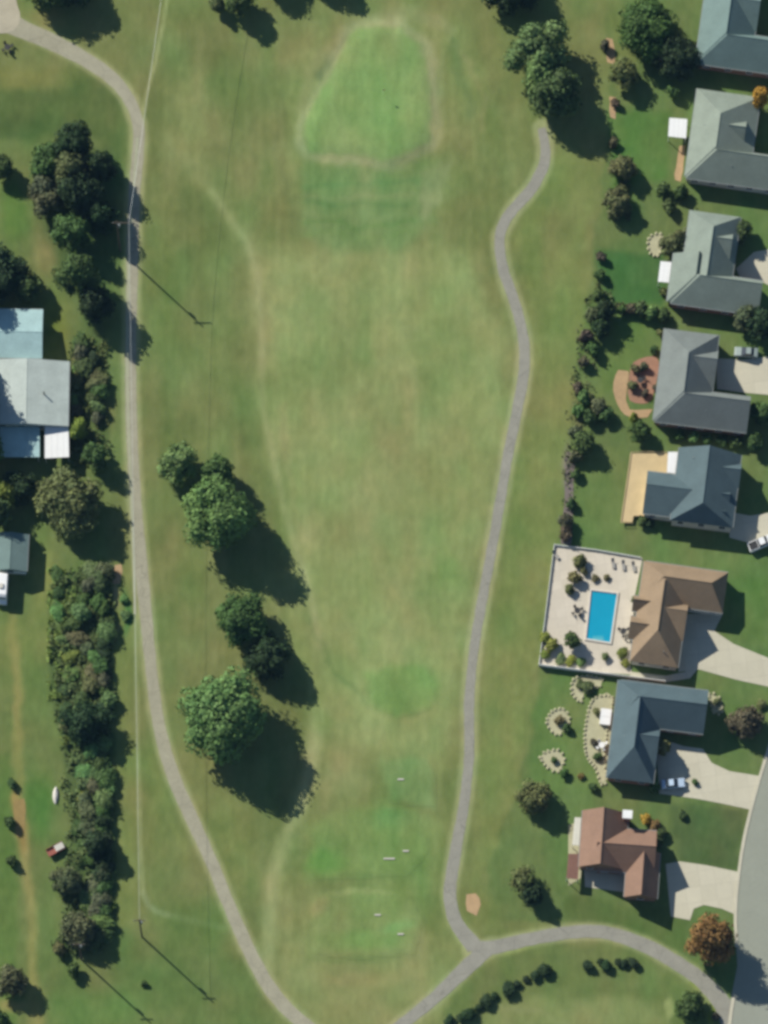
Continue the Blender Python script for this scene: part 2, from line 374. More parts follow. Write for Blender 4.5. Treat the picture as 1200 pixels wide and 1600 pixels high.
    # tees
    poly(TEE_A, (126,150,85), 34, .75); blob(510,1345,34,24,(112,150,76),.8); blob(620,1285,50,20,(118,150,90),.7); blob(555,1372,60,8,(112,136,76),.5)  # last stroke paints the shaded lower slope of the raised tee
    poly(TEE_B, (132,151,90), 34, .75); blob(570,1470,70,22,(118,150,80),.8); blob(500,1415,18,16,(150,148,96),.8); blob(620,1450,30,12,(124,164,96),.6)
    blob(560,1398,60,6,(150,158,102),.7); blob(550,1500,70,8,(114,138,78),.5)  # second stroke darkens the lower rim like a shaded bank
    poly(TEE_C, (122,151,84), 18, .85); poly(TEE_D, (122,148,90), 20, .8)
    blob(640,1340,60,60,(120,150,84),.5)
    # worn tan lines
    line([(270,225),(310,275),(345,325),(385,380),(402,430),(405,520)], (152,154,102), 22, 34, .6)
    line([(404,420),(412,520),(412,640),(430,720),(445,800),(470,900)], (150,158,104), 9, 22, .4)
    line([(330,300),(385,378),(402,430),(408,520),(411,640),(428,720),(448,810),(484,920),(500,1010)], (158,163,111), 10, 14, .8, 0)
    line([(440,640),(452,760),(468,840)], (152,154,102), 12, 16, .6)
    line([(470,960),(540,1060),(575,1110)], (112,134,80), 5, 8, .5); line([(535,1060),(545,1090),(580,1120),(640,1128),(690,1110)], (150,158,100), 5, 8, .5)
    line([(500,1110),(490,1180),(472,1250),(445,1310),(425,1380),(420,1470),(415,1530)], (158,164,111), 22, 22, .9, 0)
    line([(455,960),(490,1060),(500,1130)], (140,154,92), 26, 20, .6)
    # yards
    poly(YARDS, (105,125,71), 12)
    for P, c, a in (([(930,395),(1040,390),(1040,480),(940,470)], (74,110,58), .9), ([(950,170),(1050,170),(1045,280),(960,300)], (90,124,60), .8),
                    ([(950,500),(1020,500),(1010,590),(930,620)], (106,128,66), .7), ([(905,700),(975,700),(970,840),(900,840)], (111,131,73), .8),
                    ([(840,1050),(950,1060),(930,1230),(830,1240)], (106,130,70), .8), ([(1050,1255),(1170,1270),(1155,1358),(1060,1345)], (82,104,60), .9),
                    ([(880,1400),(1080,1420),(1070,1490),(880,1435)], (92,112,58), .8), ([(1000,830),(1200,860),(1200,900),(1010,880)], (106,128,72), .8),
                    ([(1140,900),(1200,900),(1200,1010),(1120,980)], (98,124,64), .8), ([(1000,45),(940,-50),(960,120),(990,180)], (120,134,74), .6)):
        poly(P, c, 14, a)
    blob(905,660,10,30,(112,116,76),.7); blob(888,750,7,70,(140,134,116),.8); blob(1140,440,22,20,(110,128,66),.6)
    # verges
    for Pth in (PATH_W, PATH_E, PATH_SE, PATH_SW):
        line(xy(smooth_line(Pth, 20)), (162,166,118), 29, 9, .9, 0)
    blob(745,1420,45,40,(124,130,74),.8)
    line([(700,1400),(705,1440),(730,1476)], (160,172,98), 12, 10, .6, 0); line([(790,1490),(830,1478)], (158,172,96), 6, 10, .7, 0)
    # lawn inside the loop at the bottom
    poly([(750,1510),(860,1475),(950,1475),(1040,1515),(1090,1560),(1130,1650),(650,1640)], (108,124,70), 20, .9)
    poly([(650,1640),(690,1600),(800,1560),(960,1560),(1040,1580),(1060,1650)], (134,146,90), 26, .8)
    blob(960,1580,60,26,(138,148,92),.7); line([(770,1572),(850,1585),(920,1605)], (142,150,100), 8, 12, .6); blob(1020,1540,40,30,(108,130,72),.6)
    line([(1078,1530),(1100,1545),(1112,1575),(1116,1620)], (140,154,62), 8, 8, .8)
    blob(1045,1575,7,16,(172,178,118),.7)
    # pale ground strokes painting the sunlit line of the overhead cable and its bend
    line([(266,-40),(258,20),(242,100),(228,150),(220,200),(214,260)], (158,166,112), 5, 5, .9, 0)
    line([(211,960),(214,1080),(216,1200),(219,1300),(223,1395)], (154,162,112), 5, 5, .8, 0)
    line([(223,1395),(232,1414),(244,1424),(262,1430)], (144,156,112), 8, 7, .8, 0); line([(255,1428),(320,1442),(350,1450)], (122,142,88), 10, 10, .6, 0)
    line([(240,1190),(262,1270),(290,1340)], (138,146,84), 8, 14, .5)
    # grain: mowing streaks and mottling
    s = 8*vnoise(X/7, Y/60, 21)+8*vnoise(X/26, Y/160, 22)+15*vnoise(X/48, Y/85, 31)
    fair = sstep((30-d_poly(X, Y, [(225,20),(780,20),(850,400),(830,700),(740,1300),(700,1560),(420,1560),(300,1200),(225,900)]))/60)
    m1 = 10*vnoise(X/30, Y/30, 23)+8*vnoise(X/12, Y/12, 24)+8*vnoise(X/5, Y/9, 25)
    col += (s*fair)[..., None]*np.array([1.1,.9,.9])+m1[..., None]*np.array([1.,.85,.75])
    hue = vnoise(X/22, Y/46, 26)*7+vnoise(X/70, Y/70, 27)*6+vnoise(X/38, Y/70, 33)*9
    col[..., 0] += hue; col[..., 2] += hue*.35; col[..., 1] -= hue*.15
    return np.clip(col, 0, 255)
def srgb_lin(c):
    c = c/255.; return np.where(c <= .04045, c/12.92, ((c+.055)/1.055)**2.4)*K
def grid_mesh(name, gx, gy, keep=None, dz=0.0):
    X, Y = np.meshgrid(gx, gy); nx, ny = len(gx), len(gy)
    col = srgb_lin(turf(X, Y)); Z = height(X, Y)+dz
    V = np.stack([(X-600)/PPM, (800-Y)/PPM, Z], -1).reshape(-1, 3)
    i = np.arange(nx*ny).reshape(ny, nx)
    F = np.stack([i[1:, :-1], i[1:, 1:], i[:-1, 1:], i[:-1, :-1]], -1).reshape(-1, 4)
    if keep is not None:
        cx = (X[:-1, :-1]+X[1:, 1:])/2; cy = (Y[:-1, :-1]+Y[1:, 1:])/2
        F = F[(d_poly(cx, cy, keep) < 0).reshape(-1)]
        u, inv = np.unique(F, return_inverse=True); V = V[u]; F = inv.reshape(-1, 4); colf = col.reshape(-1, 3)[u]
    else: colf = col.reshape(-1, 3)
    me = bpy.data.meshes.new(name); me.vertices.add(len(V)); me.vertices.foreach_set('co', V.astype(np.float32).ravel())
    me.loops.add(F.size); me.loops.foreach_set('vertex_index', F.astype(np.int32).ravel())
    me.polygons.add(len(F)); me.polygons.foreach_set('loop_start', np.arange(0, F.size, 4, dtype=np.int32))
    me.update(calc_edges=True)
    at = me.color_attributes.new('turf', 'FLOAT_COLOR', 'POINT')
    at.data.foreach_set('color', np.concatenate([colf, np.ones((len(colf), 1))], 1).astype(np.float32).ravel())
    me.materials.append(TURF); me.polygons.foreach_set('use_smooth', np.ones(len(F), bool))
    return tag(link(bpy.data.objects.new(name, me)), None, None, None, 'structure')
far = [-14000, -6000, -2500, -1000, -400]
gx = np.array(far+list(np.arange(-100, 1304, 4.0))+[1600, 2200, 3700, 7200, 15200])
gy = np.array(far+list(np.arange(-100, 1704, 4.0))+[2000, 2600, 4100, 7600, 15600])
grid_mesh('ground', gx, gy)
DZ = {'putting_green534': .014, 'fairway400': .006, 'tee_box482': .022, 'tee_box486': .022, 'tee_box572': .022, 'tee_box602': .026, 'green_apron472': .010}
for nm, P in (('putting_green', GREEN), ('fairway', FAIRWAY), ('tee_box', TEE_A), ('tee_box', TEE_B), ('tee_box', TEE_C), ('tee_box', TEE_D), ('green_apron', APRON)):
    a = np.array(P); grid_mesh(nm, np.arange(a[:, 0].min()-4, a[:, 0].max()+5, 4.), np.arange(a[:, 1].min()-4, a[:, 1].max()+5, 4.), P, DZ[nm+str(P[0][0])])

# ================================================================== PATHS, STREET, DRIVES
ribbon('cart_path', PATH_W, .020, M['asphalt_w'], .6, 'cart path curving down the left side of the fairway')
ribbon('cart_path', PATH_E, .024, M['asphalt'], .6, 'cart path winding down the right side of the fairway')
ribbon('cart_path', PATH_SE, .028, M['asphalt'], .6, 'cart path arching from the junction to the street')
ribbon('cart_path', PATH_SW, .032, M['asphalt'], .6, 'short cart path leaving the bottom edge for the junction')
ribbon('cable_stand_in', [(215,215,4),(208,300,4),(203,380,4),(200,460,4),(199,560,4),(200,640,4),(203,720,4),(206,800,4),(209,880,4),(211,960,4)], .036, mat('pale_cable_strip', A(176,178,148), .9, .1, 2), .3, 'pale ground strip standing in for the cable over the left cart path')  # added ribbon carries the overhead cable's bright line at ground level
sheet('gravel_lot', [(-120,-60),(22,-60),(24,-5),(32,30),(10,52),(-60,46),(-120,50)], .036, M['gravel'], smoothit=True)
street = [(1330,930),(1205,1160),(1178,1250),(1160,1330),(1151,1400),(1149,1450),(1152,1510),(1142,1560),(1134,1700),(1400,1700),(1400,930)]
sheet('street', street, .040, M['street'])
ribbon('kerb', [(1214,1130,5),(1190,1205,5),(1172,1270,5),(1160,1325,5),(1152,1385,5),(1149,1430,5),(1151,1480,5)], .12, M['concrete'], .1, None, .12)
ribbon('kerb', [(1146,1558,5),(1140,1600,5),(1136,1660,5)], .12, M['concrete'], .1, None, .12)
sheet('driveway', [(1040,1350),(1062,1346),(1104,1352),(1152,1362),(1151,1430),(1128,1420),(1100,1414),(1084,1420),(1078,1438),(1048,1432)], .044, M['concrete'])
sheet('driveway', [(1026,1175),(1050,1160),(1068,1166),(1098,1170),(1112,1192),(1140,1205),(1190,1213),(1176,1266),(1130,1256),(1088,1248),(1030,1240)], .044, M['concrete'])
sheet('driveway', [(1062,960),(1130,958),(1116,986),(1146,1006),(1210,1032),(1214,1076),(1150,1062),(1092,1046),(1060,1050)], .044, M['concrete'])
sheet('driveway', [(1140,800),(1172,806),(1210,800),(1212,854),(1176,850),(1140,840)], .044, M['concrete'])
sheet('driveway', [(1120,560),(1160,562),(1212,556),(1212,618),(1166,614),(1120,608)], .044, M['concrete'])
sheet('driveway', [(1150,420),(1178,394),(1212,388),(1212,452),(1190,440),(1160,440)], .044, M['concrete'])
sheet('pool_terrace', [(866,852),(1004,872),(992,930),(985,1040),(988,1054),(932,1050),(842,1040)], .040, M['deckcon'])
sheet('footpath', [(988,1050),(1040,1056),(1070,1050),(1090,1030),(1098,1036),(1078,1060),(1040,1066),(980,1062)], .052, M['concrete'])
sheet('terrace', [(928,1096),(956,1090),(946,1200),(924,1180),(918,1140)], .040, M['stone'], smoothit=True)
sheet('terrace', [(990,566),(1028,560),(1022,612),(1012,630),(984,626),(982,600)], .040, M['brick'], smoothit=True)
sheet('terrace', [(966,578),(982,580),(978,626),(984,640),(1020,640),(1012,652),(976,648),(958,610)], .044, M['dirt'], smoothit=True)
sheet('terrace', [(912,1350),(990,1352),(990,1396),(914,1386)], .040, M['concrete'])
sheet('terrace', [(888,1290),(912,1280),(908,1372),(888,1384)], .040, M['stone'])

# ================================================================== FOLIAGE
def leaf_cloud(name, seed, lobes, nleaf, size, spread=.40, core=.72, flat=.0, gap=.0):
    """lobes: (x,y,z,rx,ry,rz). Leaf sized quads on the lobes' shells plus lumpy inner masses."""
    r = np.random.RandomState(seed); L = np.array(lobes, float)
    wgt = L[:, 3]*L[:, 4]+L[:, 5]*L[:, 3]; wgt /= wgt.sum()
    k = r.choice(len(L), nleaf, p=wgt)
    d = r.normal(size=(nleaf, 3)); d[:, 2] = np.abs(d[:, 2])*1.0-.25*r.rand(nleaf)*2; d /= np.linalg.norm(d, axis=1)[:, None]
    rad = .78+.34*r.rand(nleaf)**.8
    lump = 1+.16*np.sin(d[:, 0]*5+k)*np.cos(d[:, 1]*6+2*k)
    P = L[k, :3]+d*L[k, 3:6]*(rad*lump)[:, None]
    nrm = d+r.normal(size=(nleaf, 3))*spread; nrm[:, 2] += .05; nrm /= np.linalg.norm(nrm, axis=1)[:, None]
    u = np.cross(nrm, r.normal(size=(nleaf, 3))); u /= np.linalg.norm(u, axis=1)[:, None]; v = np.cross(nrm, u)
    s = (size*(.6+.8*r.rand(nleaf)))[:, None]; asp = (.55+.4*r.rand(nleaf))[:, None]
    Q = np.stack([P-u*s*.5, P+v*s*asp*.5, P+u*s*.5, P-v*s*asp*.5], 1).reshape(-1, 3)
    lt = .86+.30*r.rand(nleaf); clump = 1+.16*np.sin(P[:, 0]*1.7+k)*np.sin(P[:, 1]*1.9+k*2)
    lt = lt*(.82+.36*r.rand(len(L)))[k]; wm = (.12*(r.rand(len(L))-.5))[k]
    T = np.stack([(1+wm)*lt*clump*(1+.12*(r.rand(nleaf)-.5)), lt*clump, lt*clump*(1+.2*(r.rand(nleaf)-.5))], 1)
    T = np.repeat(T, 4, 0)
    V = [Q]; F = [np.arange(nleaf*4).reshape(-1, 4)]; TT = [T]; base = nleaf*4
    # inner masses: low spheres
    nu, nv = 9, 6; faces3 = []
    for li, l in enumerate(L):
        pts = []
        for a in range(nv+1):
            th = math.pi*a/nv
            for b in range(nu):
                ph = 2*math.pi*b/nu; j = core*(1+.18*(r.rand()-.5))
                pts.append((l[0]+l[3]*j*math.sin(th)*math.cos(ph), l[1]+l[4]*j*math.sin(th)*math.sin(ph), l[2]+l[5]*j*math.cos(th)))
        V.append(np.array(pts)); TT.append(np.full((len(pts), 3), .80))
        q = []
        for a in range(nv):
            for b in range(nu):
                i0 = base+a*nu+b; i1 = base+a*nu+(b+1) % nu; q.append((i0, i0+nu, i1+nu, i1))
        F.append(np.array(q)); base += len(pts)
    V = np.concatenate(V); F = np.concatenate(F); T = np.concatenate(TT)
    me = bpy.data.meshes.new(name); me.vertices.add(len(V)); me.vertices.foreach_set('co', V.astype(np.float32).ravel())
    me.loops.add(F.size); me.loops.foreach_set('vertex_index', F.astype(np.int32).ravel())
    me.polygons.add(len(F)); me.polygons.foreach_set('loop_start', np.arange(0, F.size, 4, dtype=np.int32))
    me.update(calc_edges=True); me.validate()
    at = me.color_attributes.new('tint', 'FLOAT_COLOR', 'POINT')
    if len(me.vertices) == len(T):
        at.data.foreach_set('color', np.concatenate([T, np.ones((len(T), 1))], 1).astype(np.float32).ravel())
    me.materials.append(LEAF); return me
def trunk_mesh(seed, h, r0, crown_z, spread_r, n=6):
    r = random.Random(seed); b = MB(); top = (r.uniform(-.2, .2), r.uniform(-.2, .2), crown_z)
    b.cyl((0, 0, -.1), (0, 0, .5), r0*1.35, r0, 8); b.cyl((0, 0, .45), top, r0, r0*.6, 8)
    for i in range(n):
        t = 2*math.pi*i/n+r.uniform(-.4, .4); z0 = crown_z*r.uniform(.6, 1.0)
        b.cyl((top[0]*z0/crown_z, top[1]*z0/crown_z, z0), (math.cos(t)*spread_r*.7, math.sin(t)*spread_r*.7, crown_z+(h-crown_z)*r.uniform(.1, .5)), r0*.4, r0*.12, 5)
    return mesh_of('trunk', b.v, b.f, BARK)
def round_lobes(seed, R_, H, z0, n):
    n += 2
    """tree crown lobes: radius R_, from z0 to H"""
    r = random.Random(seed); out = [(0, 0, z0+(H-z0)*.5, R_*.62, R_*.62, (H-z0)*.46)]
    for i in range(n):
        t = 2*math.pi*i/n+r.uniform(-.35, .35); q = R_*r.uniform(.42, .70); rr = R_*r.uniform(.22, .42)
        z = z0+(H-z0)*r.uniform(.30, .50); out.append((math.cos(t)*q, math.sin(t)*q, z, rr, rr*r.uniform(.85, 1.1), min(rr*.95, (H-z0)*.33)))
    for i in range(max(2, n//2)):
        t = r.uniform(0, 6.28); q = R_*r.uniform(.15, .48); rr = R_*r.uniform(.22, .34)
        out.append((math.cos(t)*q, math.sin(t)*q, H-rr*.7-r.uniform(0, .12)*(H-z0), rr, rr, rr*.75))
    return out
def mean_lean(h): return h
DG = A(86,112,61,.88); MG = A(112,142,82,.96); OL = A(118,126,78,.9); YG = A(136,148,66,.9); GG = A(108,116,82,.85); OR = A(146,118,70,.85)
BG = A(124,122,86,.85); DK = A(62,86,52,.75); GOLD = A(196,152,62,.95); RB = A(112,104,82,.85); LG = A(116,142,80,.88)
def colj(c, j=.08): return (c[0]*rnd.uniform(1-j, 1+j), c[1]*rnd.uniform(1-j, 1+j), c[2]*rnd.uniform(1-j, 1+j), 1)
TREES = []
def tree(px, py, rp, H, col, label, name='deciduous_tree', cat='tree', group=None, z0=None, dens=1.0, seed=None, core=.72, sq=(1, 1)):
    """px,py = middle of the crown as drawn, rp = crown radius in px, H = top height in m"""
    H *= .82; seed = seed or int(px*7+py*13) % 9973; R_ = rp/PPM; z0 = H*.06 if z0 is None else z0; zm = (z0+H)/2
    x, y = I(px, py, zm); t = thing(name, label, cat, (x, y, 0), rnd.uniform(0, 6.28), group)
    lobes = [(a*sq[0], b*sq[1], c, d*sq[0], e*sq[1], f) for a, b, c, d, e, f in round_lobes(seed, R_, H, z0, max(5, int(4+R_*.8)))]
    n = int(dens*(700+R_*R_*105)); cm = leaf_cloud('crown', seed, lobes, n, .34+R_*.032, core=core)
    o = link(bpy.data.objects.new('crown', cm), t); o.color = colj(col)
    link(bpy.data.objects.new('trunk', trunk_mesh(seed, H, .08+R_*.045, z0+(H-z0)*.35, R_)), t)
    return t
# shrub variants share mesh data
def shrub_variant(seed, squat=1.0, n=5, leaves=230, size=.30):
    r = random.Random(seed); lo = [(0, 0, .55*squat, .7, .7, .5*squat)]
    for i in range(n):
        t = 2*math.pi*i/n+r.uniform(-.4, .4); q = r.uniform(.38, .55); rr = r.uniform(.34, .5)
        lo.append((math.cos(t)*q, math.sin(t)*q, r.uniform(.35, .7)*squat, rr, rr, rr*.8*squat))
    return leaf_cloud('foliage', seed, lo, leaves, size, core=.8)
SH = [shrub_variant(s, 1.0) for s in (1, 2, 3, 4)]; SHB = [shrub_variant(s, 1.3, 7, 700, .17) for s in (5, 6, 7, 8)]
def cone_variant(seed):
    r = random.Random(seed); lo = []
    for i in range(6):
        z = .2+i*.32; q = .62*(1-i/7.0); lo.append((r.uniform(-.06, .06), r.uniform(-.06, .06), z, q, q, .30))
    return leaf_cloud('foliage', seed, lo, 420, .20, core=.85)
CONE = [cone_variant(s) for s in (31, 32, 33)]
def shrub(px, py, rp, h, col, label, name='shrub', cat='shrub', group=None, big=False, cone=False, z=0.0):
    """crown middle as drawn; h = height in m"""
    R_ = rp/PPM; zm = h*.5; x, y = I(px, py, zm)
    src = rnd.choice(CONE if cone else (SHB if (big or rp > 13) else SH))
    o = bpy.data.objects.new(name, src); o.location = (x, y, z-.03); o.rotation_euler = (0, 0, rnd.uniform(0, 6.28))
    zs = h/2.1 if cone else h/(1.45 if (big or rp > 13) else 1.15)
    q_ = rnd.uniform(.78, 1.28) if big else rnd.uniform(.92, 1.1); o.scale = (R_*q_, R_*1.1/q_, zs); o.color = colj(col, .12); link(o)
    return tag(o, label, cat, group)

# --- trees beside the fairway
tree(280, 722, 37, 8.5, MG, 'small rounded green tree at the upper left end of the fairway clump')
tree(340, 738, 31, 8.0, DG, 'dark green tree between its two neighbours in the upper fairway clump')
tree(344, 798, 62, 13.5, MG, 'broad bright green tree at the front of the upper fairway clump')
tree(378, 968, 46, 9.5, DG, 'dark flat-topped tree halfway between the two largest fairway trees')
tree(418, 1028, 42, 7.5, DK, 'very dark tree right behind the flat-topped one, touching the fairway')
tree(350, 1122, 75, 14.0, MG, 'largest bright green tree, lower left of the fairway beside the cart path', sq=(1.05, .95))
tree(156, 262, 28, 9.0, DK, 'dark tree on the road side of the left cluster, below its top')
tree(160, 338, 28, 7.5, DK, 'dark tree on the road side of the left cluster, near the power pole')
tree(66, 292, 26, 6.0, GG, 'grey-green tree at the outer left of the roadside cluster')
# --- right side of the green
tree(846, 116, 38, 10.0, MG, 'green crown filling the gap between the two tall trees at the right path end')
tree(838, 78, 50, 11, MG, 'tall green tree right of the putting green, above the path end', sq=(.95,1.15))
tree(864, 146, 46, 10.5, DG, 'darker green tree overhanging the upper end of the right cart path')
tree(800, -22, 48, 8.5, DK, 'dark tree cut by the top edge right of the putting green')
# --- top edge
tree(76, -40, 56, 9.5, DG, 'dark tree at the top left above the gravel path bend')
tree(118, -24, 36, 7.5, DK, 'dark tree at the top edge between gravel path and cable')
tree(372, 2, 27, 6.5, DG, 'small dark tree at the top edge left of the putting green')
tree(338, 6, 15, 4.0, OL, 'tiny olive tree beside the small dark one at the top edge')
tree(418, -52, 34, 8, DG, 'tree mostly above the top edge, first from left over the green')
tree(498, -58, 38, 8, DG, 'tree mostly above the top edge, straight over the putting green')
# --- left cluster by the path
tree(112, 222, 38, 10.5, DK, 'dark spruce-like tree at the top of the left roadside cluster')
tree(74, 258, 36, 7.0, DG, 'dark green tree on the field side of the left roadside cluster')
tree(110, 262, 33, 10.5, OL, 'yellow-topped tree in the middle of the left roadside cluster')
tree(78, 308, 34, 5.5, GG, 'grey-green tree with thin crown above the dry grass patch')
tree(126, 304, 42, 10.0, DK, 'very dark broad tree beside the cart path in the left cluster')
tree(112, 362, 34, 8.5, DG, 'green tree at the lower end of the left roadside cluster')
tree(122, 427, 38, 13.0, DG, 'tall green tree casting its shadow across the left cart path')
tree(146, 476, 32, 9.0, DK, 'dark tree just below the tall one that shades the cart path')
tree(4, 425, 46, 8.0, DK, 'dark tree at the left edge above the pale blue roof')
tree(42, 448, 26, 5.5, DG, 'low dark tree right beside the pale blue roof corner')
tree(2, 262, 22, 5.0, DG, 'small round tree at the left edge beside the mown field')
tree(-48, 440, 40, 13, DG, 'tree beyond the left edge shading the pale blue roof')
tree(-62, 610, 62, 14, DG, 'tree beyond the left edge shading the white roof')
tree(-46, 690, 52, 12, DG, 'tree beyond the left edge below the white roof')
tree(8, 770, 26, 6.0, YG, 'yellow-green tree at the left edge under the white house')
tree(30, 760, 30, 5.5, DK, 'dark crown filling in the tree shade south of the white house')  # added dark crown where only the shade of unseen trees falls
tree(-8, 800, 30, 8.5, DG, 'dark tree at the left edge over the small shed')
tree(108, 785, 57, 8.5, OL, 'big round olive tree between the white house and the cart path')
tree(150, 712, 24, 6.0, DG, 'dark green tree at the foot of the hedge near the white canopy')
tree(132, 1128, 36, 7.0, DK, 'darkest broad tree in the middle of the left thicket', sq=(1.1,1.1))
tree(104, 1375, 28, 5.0, GG, 'grey-green bushy tree near the reddish trailer')
tree(122, 1452, 33, 6.0, GG, 'grey-green bushy tree at the lower end of the thicket')
tree(150, 1318, 25, 6.0, DK, 'dark blue-green tree on the path side of the lower thicket')
tree(18, 1534, 29, 5.5, GG, 'grey tree beside the dirt track at the bottom left')
tree(-8, 1596, 26, 6.0, DG, 'dark tree in the bottom left corner')
# --- right side yards
tree(1010, 40, 52, 9.0, DG, 'large dark green tree in the top right yard beside the slate roof', sq=(1.05,1.1))
tree(1056, 88, 40, 7.5, DK, 'dark tree between the first and second houses from the top')
tree(975, 112, 29, 5.5, OL, 'olive round tree on the yard edge below the large top right tree')
tree(974, 262, 23, 4.5, OL, 'small olive tree on the yard edge behind the white awning house', dens=1.2)
tree(964, 316, 26, 4.5, OL, 'small olive-brown tree standing below another one on the yard edge')
tree(1055, 378, 24, 4.5, OL, 'olive tree close to the west wall of the sage roofed house', sq=(.8,1.3))
tree(1187, 152, 17, 7.5, GOLD, 'small golden autumn tree beside the pale roof at the right edge')
tree(1166, 494, 24, 5.5, GG, 'grey-green tree at the south east corner of the sage roofed house')
tree(1192, 505, 26, 7.5, DK, 'dark tree at the right edge north of the warm grey house')
tree(1158, 360, 20, 4.5, DG, 'dark tree squeezed against the east side of the sage roofed house')
tree(1192, 645, 22, 5.0, DG, 'green tree at the right edge beside the warm grey house')
tree(1000, 672, 19, 4.5, DG, 'round dark tree between the brick terrace and the wooden deck')
tree(1166, 1128, 32, 5.5, RB, 'grey-brown thin tree in the front yard by the lower charcoal roof')
tree(1110, 1470, 42, 11.5, OR, 'orange and olive autumn tree beside the street')
tree(1078, 1574, 28, 6.0, DG, 'round dark green tree inside the path loop at the bottom right')
tree(836, 1248, 31, 5.5, OL, 'olive green tree left of the reddish-brown roof')
tree(818, 1375, 26, 5.5, OL, 'thin olive tree near the junction with a round shadow', dens=.55, core=.45)
tree(832, 1398, 20, 5.0, DK, 'dark round crown standing in for the shadow of the thin olive tree')  # added dark crown fills the round shadow cast by the thin tree
tree(893, 1000, 15, 4.0, DG, 'round dark green tree on the pool terrace')
tree(1036, 1168, 15, 5.0, OL, 'small tree in the court of the lower charcoal roofed house')

